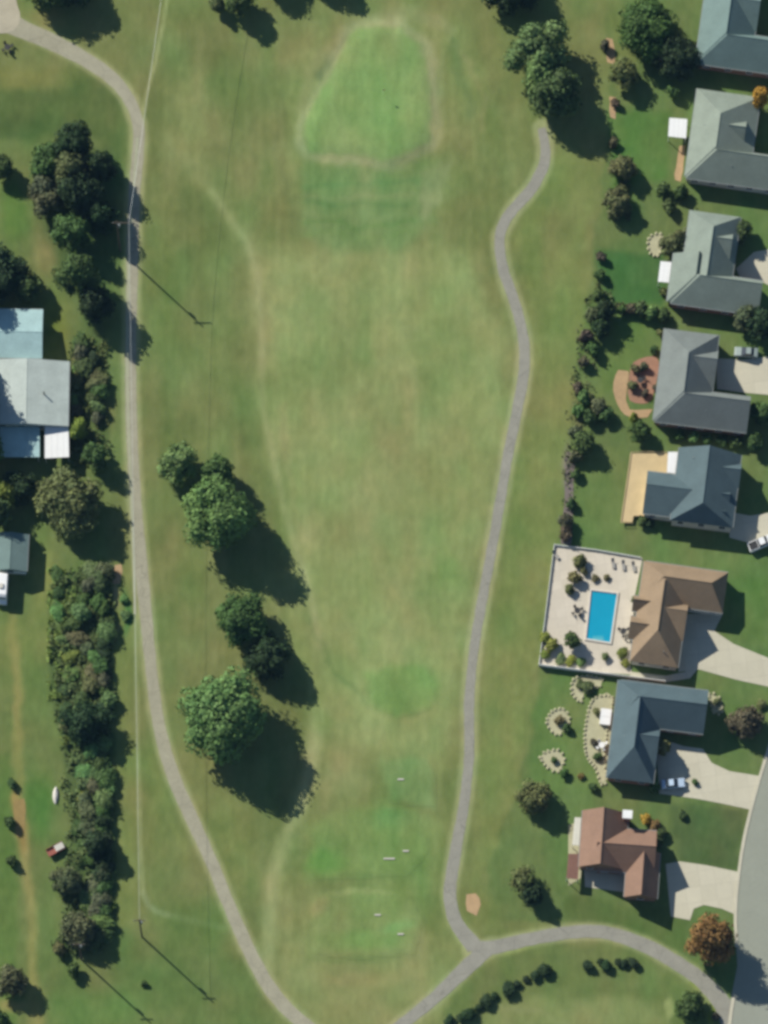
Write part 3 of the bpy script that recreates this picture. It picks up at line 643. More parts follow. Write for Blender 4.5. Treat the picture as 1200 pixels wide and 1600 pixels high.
# --- hedgerow behind the houses
HR = [(945,70,9,2,RB,'reddish-brown shrub on the yard edge under the tall top right tree'),(962,160,8,1.6,RB,'brown shrub left of the dark tree shadow in the second yard'),
 (958,222,9,1.6,BG,'pale shrub on the yard edge above the small olive tree'),(1036,296,13,2.4,DG,'dark shrub at the corner of the pale roofed house'),(1064,300,13,2.4,DG,'dark shrub touching the south wall of the pale roofed house'),
 (1046,322,12,2.2,DG,'dark shrub standing between the pale and sage roofed houses'),(1052,142,11,2.6,DG,'shrub at the north west corner of the second house'),
 (940,400,9,1.8,RB,'reddish shrub at the edge of the darkest green lawn'),(938,428,10,2,DG,'dark shrub on the yard edge west of the darkest green lawn'),
 (936,462,13,3,DG,'green shrub heading the dark hedge clump on the yard edge'),(946,484,17,4.4,DK,'tallest dark shrub of the hedge clump on the yard edge'),
 (926,492,14,3.4,GG,'grey-green shrub left of the tallest dark one'),(938,512,16,3.6,DK,'dark shrub under the tallest one in the hedge clump'),
 (916,524,12,2.8,RB,'brownish shrub on the fairway side of the hedge clump'),(926,545,12,2.6,DG,'dark shrub at the lower end of the hedge clump'),(912,566,10,2.2,RB,'purple-brown shrub alone below the hedge clump'),
 (904,606,10,2.4,RB,'purple-brown shrub above the green pair of shrubs'),(912,622,12,3,MG,'bright green shrub in the yard edge row'),(904,640,11,2.4,MG,'second bright green shrub in the yard edge row'),
 (936,634,14,2.8,BG,'brown-topped shrub right of the bright green pair'),(922,652,13,2.4,DG,'dark shrub below the brown-topped one'),(948,648,13,2.4,DG,'dark shrub at the yard side of the brown-topped one'),
 (900,676,13,2.6,GG,'grey shrub leaning on the round dark one of the yard edge'),(914,692,20,4.0,DG,'round dark shrub, the biggest below the brick terrace'),(900,712,12,2.4,GG,'grey shrub under the biggest round dark one'),
 (900,740,9,1.8,DG,'small green shrub on the mulch strip behind the wooden deck house'),(893,788,9,1.8,DG,'second small green shrub on the mulch strip'),(884,814,14,2.6,GG,'grey-green shrub above the pool terrace wall'),
 (884,832,13,2.4,RB,'dark purple shrub touching the pool terrace wall'),
 (972,484,8,2,DG,'first shrub of the short row north of the warm grey house'),(986,482,10,2.2,RB,'brownish shrub of the short row north of the warm grey house'),(1002,482,12,2.6,DG,'third shrub of the short row north of the warm grey house'),
 (1018,488,12,2.6,MG,'bright shrub of the short row north of the warm grey house'),(1036,492,12,2.4,DG,'last shrub of the short row north of the warm grey house'),
 (1032,520,7,1.6,OL,'olive bush beside the north west corner of the warm grey roof'),(1022,545,7,1.4,DG,'dark bush beside the west wall of the warm grey house'),
 (992,576,8,1.6,OL,'olive bush at the upper end of the brick terrace'),(1006,572,8,1.5,GG,'grey bush on the brick terrace by the house'),(988,602,9,1.6,OL,'olive bush at the lower end of the brick terrace'),(1008,614,7,1.3,RB,'reddish bush on the brick terrace'),(1024,606,6,1.2,RB,'reddish bush against the wall at the brick terrace'),
 (990,652,8,1.6,YG,'yellow-green bush on the sandy patch below the brick terrace'),
 (1062,680,10,1.6,DG,'first bush in the row south of the warm grey house'),(1084,683,10,1.6,MG,'second bush in the row south of the warm grey house'),(1106,686,10,1.6,DG,'third bush in the row south of the warm grey house'),(1128,689,11,1.6,DG,'fourth bush in the row south of the warm grey house'),(1150,692,11,1.8,DG,'last bush in the row south of the warm grey house'),
 (1180,690,16,3.2,DG,'dark round shrub at the right edge above the two-storey house'),(1004,815,9,1.6,DG,'dark shrub at the foot of the wooden deck'),(1016,818,8,1.4,DK,'second dark shrub at the foot of the wooden deck'),
 (1052,422,7,1.4,DK,'dark bush beside the white awning of the sage roofed house'),(1038,455,8,1.3,OL,'olive bush under the white awning of the sage roofed house'),
 (906,876,12,2.0,OL,'olive shrub at the top of the terrace planting'),(898,902,12,2.0,OL,'olive shrub in the middle of the terrace planting'),(890,920,9,1.6,OL,'olive shrub at the lower end of the terrace planting'),(912,892,7,1.3,BG,'dusty small shrub beside the terrace planting'),
 (930,904,7,.8,BG,'low dusty plant above the swimming pool'),(948,902,6,.8,BG,'second low dusty plant above the swimming pool'),
 (852,996,10,1.4,YG,'yellow-green bush in the lower left of the terrace'),(862,1008,12,1.6,YG,'larger yellow-green bush in the lower left of the terrace'),(852,1022,9,1.0,YG,'yellow-green bush in the terrace corner'),
 (876,1030,10,.8,LG,'low green plant along the lower terrace wall'),(892,1032,10,.8,YG,'low yellow plant along the lower terrace wall'),(908,1034,9,.8,LG,'last low green plant along the lower terrace wall'),
 (946,1026,7,1.2,OL,'dusty shrub below the swimming pool'),(972,1020,10,1.0,YG,'pale shrub near the corner of the tan roof'),(978,1036,8,.9,YG,'pale shrub at the foot of the tan roofed house'),(994,936,8,1.8,OL,'olive shrub against the tan roofed house, upper'),
 (918,1074,12,1.4,OL,'olive shrub inside the kidney-shaped stone bed'),(906,1068,8,1.0,GG,'grey shrub inside the kidney-shaped stone bed'),
 (874,1126,9,1.2,BG,'dusty shrub in the upper round stone bed'),(886,1138,8,1.4,DG,'small green shrub touching the upper round stone bed'),(866,1188,6,1.0,DG,'small green shrub in the lower round stone bed'),(882,1208,8,1.4,DG,'dark small shrub right of the lower round stone bed'),
 (932,1112,7,1.0,OL,'olive bush on the curved terrace edge'),(928,1160,7,1.0,RB,'reddish bush on the curved terrace edge'),(934,1182,8,1.2,DG,'dark bush at the lower end of the curved terrace'),(926,1230,8,1.4,DG,'dark shrub on the lawn under the curved terrace'),(908,1212,6,.8,OR,'small orange plant on the lawn by the curved terrace'),
 (1018,1196,8,2.0,DG,'dark shrub at the entrance of the lower charcoal roofed house'),(1022,1226,11,2.4,DG,'dark shrub south of the lower charcoal roofed house'),(1066,1272,8,1.2,DG,'dark shrub on the lawn north of the lowest driveway'),
 (1010,1280,10,1.6,GOLD,'golden shrub north east of the reddish-brown roof'),(1024,1290,10,1.5,OR,'orange shrub north east of the reddish-brown roof'),(1034,1302,10,1.8,DG,'dark shrub at the east corner of the reddish-brown roof'),(1014,1330,11,3.4,DK,'tall dark shrub in the court of the reddish-brown house'),(1030,1316,9,1.8,DG,'green shrub by the door of the reddish-brown house'),
 (1118,1588,7,1.2,RB,'brown bush at the street end of the path'),(1086,1222,6,.9,DG,'tiny shrub beside the driveway of the lower charcoal roofed house'),
 (18,1224,9,1.4,DG,'faint small shrub left of the dirt track, topmost of three'),(16,1284,10,2.0,DG,'small dark shrub left of the dirt track, middle of three'),(18,1346,10,2.0,DG,'small dark shrub left of the dirt track, lowest of three'),
 (114,1516,13,2.4,DG,'dark shrub alone below the end of the thicket'),(92,1482,12,2.2,BG,'pale grey shrub at the lower left of the thicket'),(225,1536,6,1.0,DG,'tiny dark shrub in the lawn left of the bottom path'),
 (120,672,18,3.6,YG,'bright yellow-green bush at the corner of the white canopy'),(196,962,10,1.0,MG,'long low green bush beside the left cart path'),(194,936,8,.9,MG,'low green bush beside the pale dirt patch'),
 (1190,1100,9,1.0,OL,'pale shrub at the right edge behind the grey-brown tree'),(1120,1096,7,1.0,BG,'dusty shrub at the east end of the lower charcoal roof')]
for px, py, rp, h, c, lab in HR: shrub(px, py, rp, h, c, lab)
# --- curved row inside the path loop
row = [(990,1504,9,2.2),(976,1505,7,1.8),(966,1504,7,1.6),(948,1509,9,2.4),(938,1502,6,1.4),(918,1509,9,2.2),(852,1515,12,2.6),(836,1524,8,2),(822,1530,6,1.4),(808,1538,7,1.6),(794,1546,12,2.6),(772,1556,7,1.5),(760,1564,11,2.4),(748,1574,7,1.4),(732,1584,12,2.8),(720,1590,8,2.0),(702,1596,10,2.2)]
ords = ['first','second','third','fourth','fifth','sixth','seventh','eighth','ninth','tenth','eleventh','twelfth','thirteenth','fourteenth','fifteenth','sixteenth','seventeenth','eighteenth','nineteenth','twentieth']
for i, (px, py, rp, h) in enumerate(row):
    shrub(px, py, rp*1.1, h*.62, DK, '%s dark shrub from the right in the curved row inside the path loop' % ords[i], 'shrub', 'shrub', 'curved row of dark shrubs', big=True)
# --- long thicket on the left: one shrub at a time
thr = random.Random(5)
def lane(name_, x_of, y0, y1, step, rr, cols, hh):
    rr = (rr[0]*1.22, rr[1]*1.3)
    y = y0; out = []
    while y < y1:
        out.append((x_of(y)+thr.uniform(-5, 5), y+thr.uniform(-3, 3), thr.uniform(*rr), thr.uniform(*hh), thr.choice(cols))); y += step*thr.uniform(.85, 1.15)
    return out
edge = lambda y: 88 if y < 1000 else (98 if y < 1180 else (118 if y < 1300 else 134))
T1 = lane('path', lambda y: 161+5*math.sin(y/19) if y < 1420 else 163-(y-1420)*.3, 892, 1485, 17, (10, 15), [DG, DG, DK, MG, GG], (1.4, 2.6))
T2 = lane('mid', lambda y: (edge(y)+163)/2+4+11*math.sin(y/23), 896, 1470, 19, (10, 16), [GG, OL, DG, GG, MG], (1.2, 2.6))
T3 = lane('field', lambda y: edge(y)+9+7*math.sin(y/31), 898, 1350, 24, (7, 13), [LG, YG, DG, MG, OL], (.6, 1.5))
for nm, T in (('on the cart path side', T1), ('along the middle', T2), ('on the field side', T3)):
    for i, (px, py, rp, h, c) in enumerate(T):
        k = i; o_ = ('%s' % ords[k]) if k < 20 else ('twenty-' + ords[k-20] if k < 29 else ('thirtieth' if k == 29 else ('thirty-'+ords[k-30] if k < 39 else 'fortieth')))
        cn = {DG: 'dark green', DK: 'blackish green', MG: 'green', GG: 'grey-green', OL: 'olive', BG: 'dusty brown', LG: 'light green', YG: 'yellow-green'}[c]
        shrub(px, py, rp, h, c, '%s %s shrub from the north, %s of the thicket' % (o_, cn, nm), 'shrub', 'shrub', 'shrubs of the long left thicket', big=True)
T4 = lane('up', lambda y: 150 if int(y) % 2 else 128, 540, 655, 12, (10, 14), [OL, DG, GG, MG, DK], (1.5, 2.6))
T5 = lane('up2', lambda y: 118, 560, 640, 16, (7, 10), [MG, OL, GG], (1.2, 2.0))
for nm, T in (('in the hedge', T4), ('wall side of the hedge', T5)):
    for i, (px, py, rp, h, c) in enumerate(T):
        shrub(px, py, rp, h, c, '%s from the top, %s beside the white house' % (ords[i]+' shrub', nm), 'shrub', 'shrub', 'hedge beside the white house', big=True)

def undergrowth(name, lab, polys, n, size, zmax, col, seed):
    r = np.random.RandomState(seed); P = []
    for poly_ in polys:
        a = np.array(poly_, float); X = r.uniform(a[:, 0].min(), a[:, 0].max(), n*3); Y = r.uniform(a[:, 1].min(), a[:, 1].max(), n*3)
        k = (d_poly(X+22*vnoise(X/18, Y/18, 71), Y+30*vnoise(X/15+5, Y/15, 72), poly_) < 7*r.rand(len(X))-4) & (vnoise(X/9, Y/9, seed)+.5*vnoise(X/4, Y/4, seed+1) > -.04); X, Y = X[k][:n], Y[k][:n]
        z = zmax*(.15+.85*r.rand(len(X)))*(.55+vnoise(X/11, Y/11, seed+2)); P.append(np.stack([(X-600)/PPM, (800-Y)/PPM, np.maximum(z, .05)], -1))
    P = np.concatenate(P); n = len(P); nr = r.normal(size=(n, 3))*.5; nr[:, 2] += .8; nr /= np.linalg.norm(nr, axis=1)[:, None]
    u = np.cross(nr, r.normal(size=(n, 3))); u /= np.linalg.norm(u, axis=1)[:, None]; v = np.cross(nr, u); s_ = size*(.5+r.rand(n))[:, None]
    V = np.stack([P-u*s_*.5, P+v*s_*.35, P+u*s_*.5, P-v*s_*.35], 1).reshape(-1, 3)
    me = bpy.data.meshes.new(name); me.from_pydata(V.tolist(), [], [(4*i, 4*i+1, 4*i+2, 4*i+3) for i in range(n)]); me.update()
    at = me.color_attributes.new('tint', 'FLOAT_COLOR', 'POINT'); g = np.repeat(.75+.5*r.rand(n), 4); gr = np.repeat(1+.25*(r.rand(n)-.5), 4)
    at.data.foreach_set('color', np.stack([g*gr, g, g*.95, np.ones(4*n)], 1).astype(np.float32).ravel()); me.materials.append(LEAF)
    o = link(bpy.data.objects.new(name, me)); o.color = (*col, 1); return tag(o, lab, None, None, 'stuff')
undergrowth('undergrowth', 'tangled low weeds and brambles filling the long left thicket', [[(80,886),(174,888),(178,1300),(180,1440),(160,1492),(98,1500),(84,1470),(100,1360),(112,1300),(96,1180),(78,1000)]], 9500, .5, 1.5, A(104,122,72,.9), 41)
undergrowth('undergrowth', 'bright green weeds fringing the field side of the left thicket', [[(74,884),(118,884),(112,1010),(104,1100),(80,1090),(76,1000)], [(150,1440),(182,1430),(178,1300),(172,1300)]], 4500, .5, .8, A(128,150,76,.95), 47)
undergrowth('undergrowth', 'low weeds under the hedge beside the white house', [[(110,528),(166,528),(170,724),(108,728)]], 3000, .5, 1.3, A(106,120,70,.9), 43)
undergrowth('undergrowth', 'weeds and low growth along the yard edge', [[(930,440),(958,440),(950,530),(922,590),(930,660),(906,700),(900,840),(876,846),(884,700),(894,600),(906,520)], [(950,250),(985,250),(985,345),(950,345)], [(960,474),(1046,480),(1046,498),(962,494)]], 1400, .45, 1.0, A(106,116,74,.85), 45)

# ================================================================== HOUSES
def pane_window(parent, p, d, wd=1.2, hh=1.2, zc=1.5, door=None, nm='window'):
    """window on a wall: p = (x,y) on wall face, d = outward unit vector (local space of parent)"""
    t = (-d[1], d[0])
    def bx(b, s0, s1, z0, z1, o0, o1):
        pts = [(p[0]+t[0]*s+d[0]*o, p[1]+t[1]*s+d[1]*o) for s, o in ((s0, o0), (s1, o0), (s1, o1), (s0, o1))]; b.prism(pts, z0, z1)
    b = MB(); z0, z1 = zc-hh/2, zc+hh/2
    bx(b, -wd/2-.08, -wd/2, z0-.08, z1+.08, -.02, .06); bx(b, wd/2, wd/2+.08, z0-.08, z1+.08, -.02, .06)
    bx(b, -wd/2, wd/2, z1, z1+.08, -.02, .06); bx(b, -wd/2, wd/2, z0-.08, z0, -.02, .08)
    f = b.build(nm, M['white'], parent)
    g = MB(); bx(g, -wd/2, wd/2, z0, z1, -.01, .025); g.build('pane' if nm == 'window' else 'panel', M['glass'] if nm == 'window' else (door or M['white']), f)
    return f
def house(name, label, ox, oy, th, wings, roofm, wallm, cat='house', he=2.8, extra=None):
    """wings: dict(box=(u0,v0,u1,v1) px at eave level, ax='u'|'v', ro, h0, h1, rise, he)"""
    a = R(th); x0, y0 = I(ox, oy, he)
    t = thing(name, label, cat, (x0, y0, 0), -a)
    def W(u, v): return (u/PPM, -v/PPM)
    for k, wg in enumerate(wings):
        u0, v0, u1, v1 = wg['box']; hw = wg.get('he', he)+k*.012; rise = wg['rise']*(1.22 if cat == 'house' and he < 3.1 else 1.0); ro = wg.get('ro', .5); ov = .35
        h0, h1 = wg.get('h0', 0), wg.get('h1', 0)
        if wg['ax'] == 'u':
            rv = v0+(v1-v0)*ro; e = [(u0, v0), (u1, v0), (u1, v1), (u0, v1)]; r0 = (u0+h0, rv); r1 = (u1-h1, rv)
            fs = [(0, 1, 5, 4), (2, 3, 4, 5), (1, 2, 5), (3, 0, 4)]
        else:
            ru = u0+(u1-u0)*ro; e = [(u0, v0), (u0, v1), (u1, v1), (u1, v0)]; r0 = (ru, v0+h0); r1 = (ru, v1-h1)
            fs = [(0, 1, 5, 4), (2, 3, 4, 5), (1, 2, 5), (3, 0, 4)]
        E = [(*W(*p), hw) for p in e]+[(*W(*r0), hw+rise), (*W(*r1), hw+rise)]
        # solid roof: slopes above, a shallow fascia and a soffit below
        V = E+[(x, y, hw-.16) for x, y, z in E[:4]]
        F = fs+[(0, 6, 7, 1), (1, 7, 8, 2), (2, 8, 9, 3), (3, 9, 6, 0), (9, 8, 7, 6)]
        bm = bmesh.new(); vs = [bm.verts.new(v) for v in V]
        for f in F: bm.faces.new([vs[i] for i in f])
        bmesh.ops.recalc_face_normals(bm, faces=bm.faces[:]); me = bpy.data.meshes.new('roof'); bm.to_mesh(me); bm.free(); me.materials.append(roofm)
        rf = link(bpy.data.objects.new('roof', me), t)
        # ridge cap
        b = MB(); A0 = Vector(E[4]); B0 = Vector(E[5])
        if (B0-A0).length > .3: b.cyl(A0+Vector((0, 0, -.01)), B0+Vector((0, 0, -.01)), .07, .07, 6); b.build('ridge_cap', roofm, rf)
        # gutters along the two long eaves
        xs = [p[0] for p in E[:4]]; ys = [p[1] for p in E[:4]]; X0, X1, Y0, Y1 = min(xs), max(xs), min(ys), max(ys)
        if wg.get('gut', 1):
            for q in (0, 1):
                g = MB()
                if wg['ax'] == 'u': yy = Y0-.07 if q else Y1+.07; g.box(X0, yy-.065, hw-.14, X1, yy+.065, hw-.02)
                else: xx = X0-.07 if q else X1+.07; g.box(xx-.065, Y0, hw-.14, xx+.065, Y1, hw-.02)
                g.build('gutter', M['gutter'], t)
        # walls, with gable ends closed
        wz = hw-.165; b = MB(); b.box(X0+ov, Y0+ov, -.05, X1-ov, Y1-ov, wz); b.build('wall', wallm, t)
        if wg.get('win', 1):
            L = X1-X0; n = max(1, int(L/3.6))
            for i in range(n):
                xx = X0+L*(i+.5)/n
                if Y0 < -.9*8 or True: pane_window(t, (xx, Y0+ov), (0, -1), zc=hw*.55)
                if i % 2 == 0: pane_window(t, (xx, Y1-ov), (0, 1), zc=hw*.55)
            pane_window(t, (X0+ov, (Y0+Y1)/2), (-1, 0), 1.4, 1.1, hw*.55)
            if wg.get('garage'): pane_window(t, (X1-ov, (Y0+Y1)/2), (1, 0), 4.2, 2.1, 1.1, M['white'], 'garage_door')
            else: pane_window(t, (X1-ov, (Y0+Y1)/2), (1, 0), .95, 2.0, 1.05, M['red'], 'door')
    if extra: extra(t, W)
    return t
def vents(*uvz):
    def f(t, W):
        for u, v, z in uvz:
            x, y = W(u, v); MB().cyl((x, y, z-.3), (x, y, z+.35), .09, .09, 8).build('vent_pipe', M['gutter'], t)
    return f
L_plan = lambda du=0, S=147: [dict(box=(0,0,86,144), ax='v', ro=.49, h0=42, h1=42, rise=2.45),
          dict(box=(2,90,S,146), ax='u', ro=.28, h0=42, rise=2.40, garage=1),
          dict(box=(38,26,88,84), ax='u', ro=.34, rise=2.05)]
house('suburban_house', 'house with slate-green roof cut by the top right corner', 1106, -46, 8, L_plan(0, 170), M['r_slate'], M['brickwall'], extra=vents((60,120,4.2)))
house('suburban_house', 'house with the palest grey roof, second from the top at the right edge', 1089, 138, 8,
      [dict(box=(0,0,100,138), ax='v', ro=.42, h0=44, h1=42, rise=2.5), dict(box=(2,88,175,141), ax='u', ro=.24, h0=42, rise=2.45, garage=1), dict(box=(38,36,84,84), ax='u', ro=.45, rise=1.9)],
      M['r_pale'], M['cream'], extra=vents((70,118,4.3), (20,60,4.0)))
house('suburban_house', 'house with sage-grey roof and white awning, third from the top', 1078, 328, 8,
      [dict(box=(0,0,80,146), ax='v', ro=.5, h0=30, h1=40, rise=2.4), dict(box=(-16,70,40,146), ax='v', ro=.7, h1=38, rise=2.1), dict(box=(-10,94,128,148), ax='u', ro=.26, h0=40, rise=2.35, garage=1), dict(box=(36,26,72,78), ax='u', ro=.36, rise=2.0)],
      M['r_pale2'], M['brickwall'], extra=vents((60,126,4.0)))
house('suburban_house', 'house with warm grey roof beside the brick terrace', 1038, 513, 7, L_plan(), M['r_grey'], M['brickwall'], extra=vents((80,124,4.1), (24,70,4.0)))
def dorm(t, W):
    pass
house('two_storey_house', 'two-storey house with dark roof and L-shaped wooden deck', 1061, 699, 7,
      [dict(box=(0,0,98,114), ax='v', ro=.48, h1=24, rise=2.9, he=3.6), dict(box=(-44,42,52,108), ax='u', ro=.40, rise=2.0, he=3.35),
       dict(box=(48,14,100,52), ax='u', ro=.36, rise=1.7, he=3.55), dict(box=(48,58,88,84), ax='u', ro=.36, rise=1.5, he=3.5, win=0), dict(box=(48,86,84,108), ax='u', ro=.36, rise=1.3, he=3.45, win=0)],
      M['r_dark2'], M['cream'], he=3.6, extra=vents((24,18,5.0)))
house('suburban_house', 'L-shaped house with tan-brown roof beside the swimming pool', 1006, 876, 8,
      [dict(box=(0,0,76,158), ax='v', ro=.48, h0=34, h1=46, rise=2.4), dict(box=(4,0,133,64), ax='u', ro=.44, h0=30, h1=24, rise=2.35, garage=1), dict(box=(34,58,78,116), ax='u', ro=.3, rise=2.0),
       dict(box=(-8,56,30,80), ax='u', ro=.4, rise=1.25, win=0), dict(box=(-8,88,34,124), ax='u', ro=.4, rise=1.45, win=0)],
      M['r_brown'], M['cream'], extra=vents((50,140,4.0)))
house('suburban_house', 'house with charcoal roof and curved stone terrace, below the pool', 966, 1062, 7,
      [dict(box=(0,0,74,154), ax='v', ro=.5, h0=30, h1=46, rise=2.5), dict(box=(4,0,142,68), ax='u', ro=.44, h0=30, rise=2.45, garage=1), dict(box=(34,70,74,132), ax='u', ro=.28, rise=2.05)],
      M['r_dark'], M['brickwall'], extra=vents((100,14,3.9), (110,42,3.9), (20,90,4.2)))
def chim(t, W):
    x, y = W(70, 8); MB().box(x-.65, y-.65, 0, x+.65, y+.65, 5.2).build('chimney', M['brickwall'], t)
    MB().box(x-.95, y-.8, 5.2, x+.95, y+.8, 5.45).build('chimney_cap', M['white'], t)
house('suburban_house', 'house with reddish-brown roof nearest the path junction', 910, 1266, 4,
      [dict(box=(0,0,72,88), ax='v', ro=.46, rise=2.4), dict(box=(26,24,118,92), ax='u', ro=.46, rise=2.25), dict(box=(74,58,126,130), ax='v', ro=.5, rise=1.9, he=2.7, garage=1)],
      M['r_red'], M['brickwall'], extra=chim)
def flat_awning(name, label, cat, pts, z, m, post=True, slope=.15):
    c = (sum(p[0] for p in pts)/4, sum(p[1] for p in pts)/4); cx, cy = I(*c, z); t = thing(name, label, cat, (cx, cy, 0))
    q = [(I(*p, z)[0]-cx, I(*p, z)[1]-cy) for p in pts]
    b = MB(); b.prism(q, z-.12, z); b.build('roof_panel', m, t)
    for k in range(3):
        f = (k+1)/4; a0 = (q[0][0]*(1-f)+q[1][0]*f, q[0][1]*(1-f)+q[1][1]*f); b0 = (q[3][0]*(1-f)+q[2][0]*f, q[3][1]*(1-f)+q[2][1]*f)
        MB().cyl((*a0, z+.01), (*b0, z+.01), .04, .04, 5).build('seam', m, t)
    if post:
        for p in q: MB().box(p[0]*.93-.06, p[1]*.93-.06, 0, p[0]*.93+.06, p[1]*.93+.06, z-.12).build('post', M['white'], t)
    return t
flat_awning('awning', 'white square awning at the west side of the palest grey roof', 'awning', [(1046,184),(1074,186),(1072,216),(1044,213)], 2.4, M['white'])
flat_awning('awning', 'white awning at the west side of the sage-grey roof', 'awning', [(1032,408),(1056,410),(1052,442),(1028,440)], 2.4, M['white'])
flat_awning('awning', 'bright white awning over the wooden deck', 'awning', [(1044,706),(1065,706),(1062,741),(1042,738)], 3.0, M['white'])
flat_awning('awning', 'cream awning at the west side of the reddish-brown roof', 'awning', [(898,1277),(916,1278),(912,1322),(894,1320)], 2.4, mat('cream_canvas', (.62,.60,.50), .7, .05))
flat_awning('awning', 'reddish shade roof below the cream awning', 'awning', [(888,1334),(906,1334),(903,1374),(885,1372)], 2.3, M['woodd'])
# deck of boards
dk = thing('wooden_deck', 'L-shaped pale wooden deck behind the two-storey house', 'deck', (*I(1000,760), 0))
def deckboards():
    cx, cy = I(1000, 760); b = MB(); poly_ = [(986,708),(1046,708),(1044,742),(1018,742),(1012,806),(990,806),(988,816),(970,816)]
    y = 704
    bm_pts = poly_
    while y < 816:
        ym = y+.6; xs = []
        for (x0, y0), (x1, y1) in zip(bm_pts, bm_pts[1:]+bm_pts[:1]):
            if (y0 > ym) != (y1 > ym): xs.append(x0+(x1-x0)*(ym-y0)/(y1-y0))
        xs.sort()
        for a0, b0 in zip(xs[::2], xs[1::2]):
            p0 = I(a0, y, .6); p1 = I(b0, y+1.12, .6); b.box(p0[0]-cx, p1[1]-cy, .54, p1[0]-cx, p0[1]-cy, .6+rnd.uniform(-.004, .004))
        y += 1.2
    o = b.build('deck_board', M['wood'], dk); o['kind'] = 'stuff'
    for px, py in ((988,710),(1044,710),(1016,740),(1012,804),(974,812),(980,760)):
        x, y_ = I(px, py, .6); MB().box(x-cx-.07, y_-cy-.07, 0, x-cx+.07, y_-cy+.07, .52).build('post', M['woodd'], dk)
    for (a0, b0) in (((986,707),(970,816)), ((970,817),(989,817)), ((986,706),(1044,706))):
        p0 = Vector((*I(*a0, .75), .75))-Vector((cx, cy, 0)); p1 = Vector((*I(*b0, .75), .75))-Vector((cx, cy, 0))
        bb = MB(); bb.cyl(p0, p1, .06, .06, 6); bb.build('railing', M['wood'], dk)
deckboards()

# left buildings
house('metal_shed', 'shed with pale blue metal roof at the left edge', -30, 482, 1, [dict(box=(0,0,97,76), ax='u', ro=.5, rise=.9, he=3.0)], M['r_bluemetal'], M['white'], 'shed', 3.0)
def lv(t, W):
    x, y = W(110, 54); MB().cyl((x, y, 3.3), (x, y, 4.9), .14, .14, 8).build('flue_pipe', M['dark'], t)
house('metal_roofed_house', 'house with large white metal roof at the left edge', -40, 562, 1, [dict(box=(0,0,148,101), ax='v', ro=.56, rise=1.1, he=3.2)], M['r_metal'], M['white'], 'house', 3.2, lv)
flat_awning('lean_to', 'shaded bluish lean-to under the white metal roof', 'lean-to', [(-20,666),(62,667),(62,714),(-20,714)], 2.6, M['r_bluemetal'])
flat_awning('carport', 'white canopy at the corner of the white metal roof', 'carport', [(70,666),(107,667),(108,714),(70,716)], 2.6, M['white'])
house('garden_shed', 'small grey shed half in shade below the white house', -8, 832, 3, [dict(box=(0,0,53,58), ax='v', ro=.5, rise=.8, he=2.6)], M['r_slate'], M['white'], 'shed', 2.6)

# ================================================================== POOL AND TERRACE
pl = thing('swimming_pool', 'rectangular blue swimming pool in the pale terrace', 'pool', (*I(940,964), 0))
def pool():
    cx, cy = I(940, 964); q = [(924,923),(964,928),(953,1004),(916,998)]
    P = [(I(*p)[0]-cx, I(*p)[1]-cy) for p in q]
    b = MB(); b.v = [(x, y, .06) for x, y in P]; b.f = [(3, 2, 1, 0)] if True else []
    o = b.build('water', M['water'], pl)
    if o.data.polygons[0].normal.z < 0: o.data.flip_normals()
    c = (0, 0)
    for i in range(4):
        a0 = Vector((*P[i], 0)); b0 = Vector((*P[(i+1) % 4], 0)); d = (b0-a0).normalized(); nn = Vector((d.y, -d.x, 0))
        if nn.dot(a0+b0) < 0: nn = -nn
        w_ = .34; k = MB(); k.prism([tuple((a0-d*w_)[:2]), tuple((b0)[:2]), tuple((b0+nn*w_)[:2]), tuple((a0-d*w_+nn*w_)[:2])], .045, .24)
        k.build('coping', mat('coping', A(228,220,205), .7, .06, 2), pl)
    for i_ in range(3):
        q0 = (P[3][0]*.5+P[2][0]*.5, P[3][1]*.5+P[2][1]*.5+.25+i_*.3)
        MB().box(q0[0]-1.1+.02*i_, q0[1]-.14, .02, q0[0]+1.1-.02*i_, q0[1]+.14, .075-.004*i_).build('step', mat('pool_step_%d' % i_, A(110-22*i_,196-8*i_,208-4*i_), .3, .05), pl)
    l = MB()
    for s in (0, .45): l.cyl((P[1][0]-.5-s, P[1][1]+.25, .2), (P[1][0]-.5-s, P[1][1]-.25, .9), .03, .03, 6); 
    l.build('ladder', M['chrome'], pl)
pool()
def fence_line(name, label, pts, h=1.25):
    cx, cy = I(*pts[0]); t = thing(name, label, 'fence', (cx, cy, 0))
    for (a, b_) in zip(pts[:-1], pts[1:]):
        p = Vector((*I(*a), 0)); q = Vector((*I(*b_), 0)); L = (q-p).length; n = max(1, round(L/2.3)); d = (q-p)/n; u = d.normalized(); nn = Vector((-u.y, u.x, 0))
        for i in range(n):
            s = p+d*i-Vector((cx, cy, 0)); e = s+d
            MB().prism([tuple((s+nn*.07-u*.07)[:2]), tuple((s+nn*.07+u*.07)[:2]), tuple((s-nn*.07+u*.07)[:2]), tuple((s-nn*.07-u*.07)[:2])], 0, h+.1).build('post', M['white'], t)
            s2 = s+u*.075; e2 = e-u*.075
            MB().prism([tuple((s2+nn*.05)[:2]), tuple((e2+nn*.05)[:2]), tuple((e2-nn*.05)[:2]), tuple((s2-nn*.05)[:2])], .08, h).build('panel', M['white'], t)
    return t
fence_line('white_fence', 'low white fence on the upper and left sides of the pool terrace', [(1000,872),(930,860),(866,852),(855,940),(842,1040)], .45)
fence_line('white_fence', 'white panel fence along the lower side of the pool terrace', [(842,1041),(932,1053),(1040,1067)], 1.2)
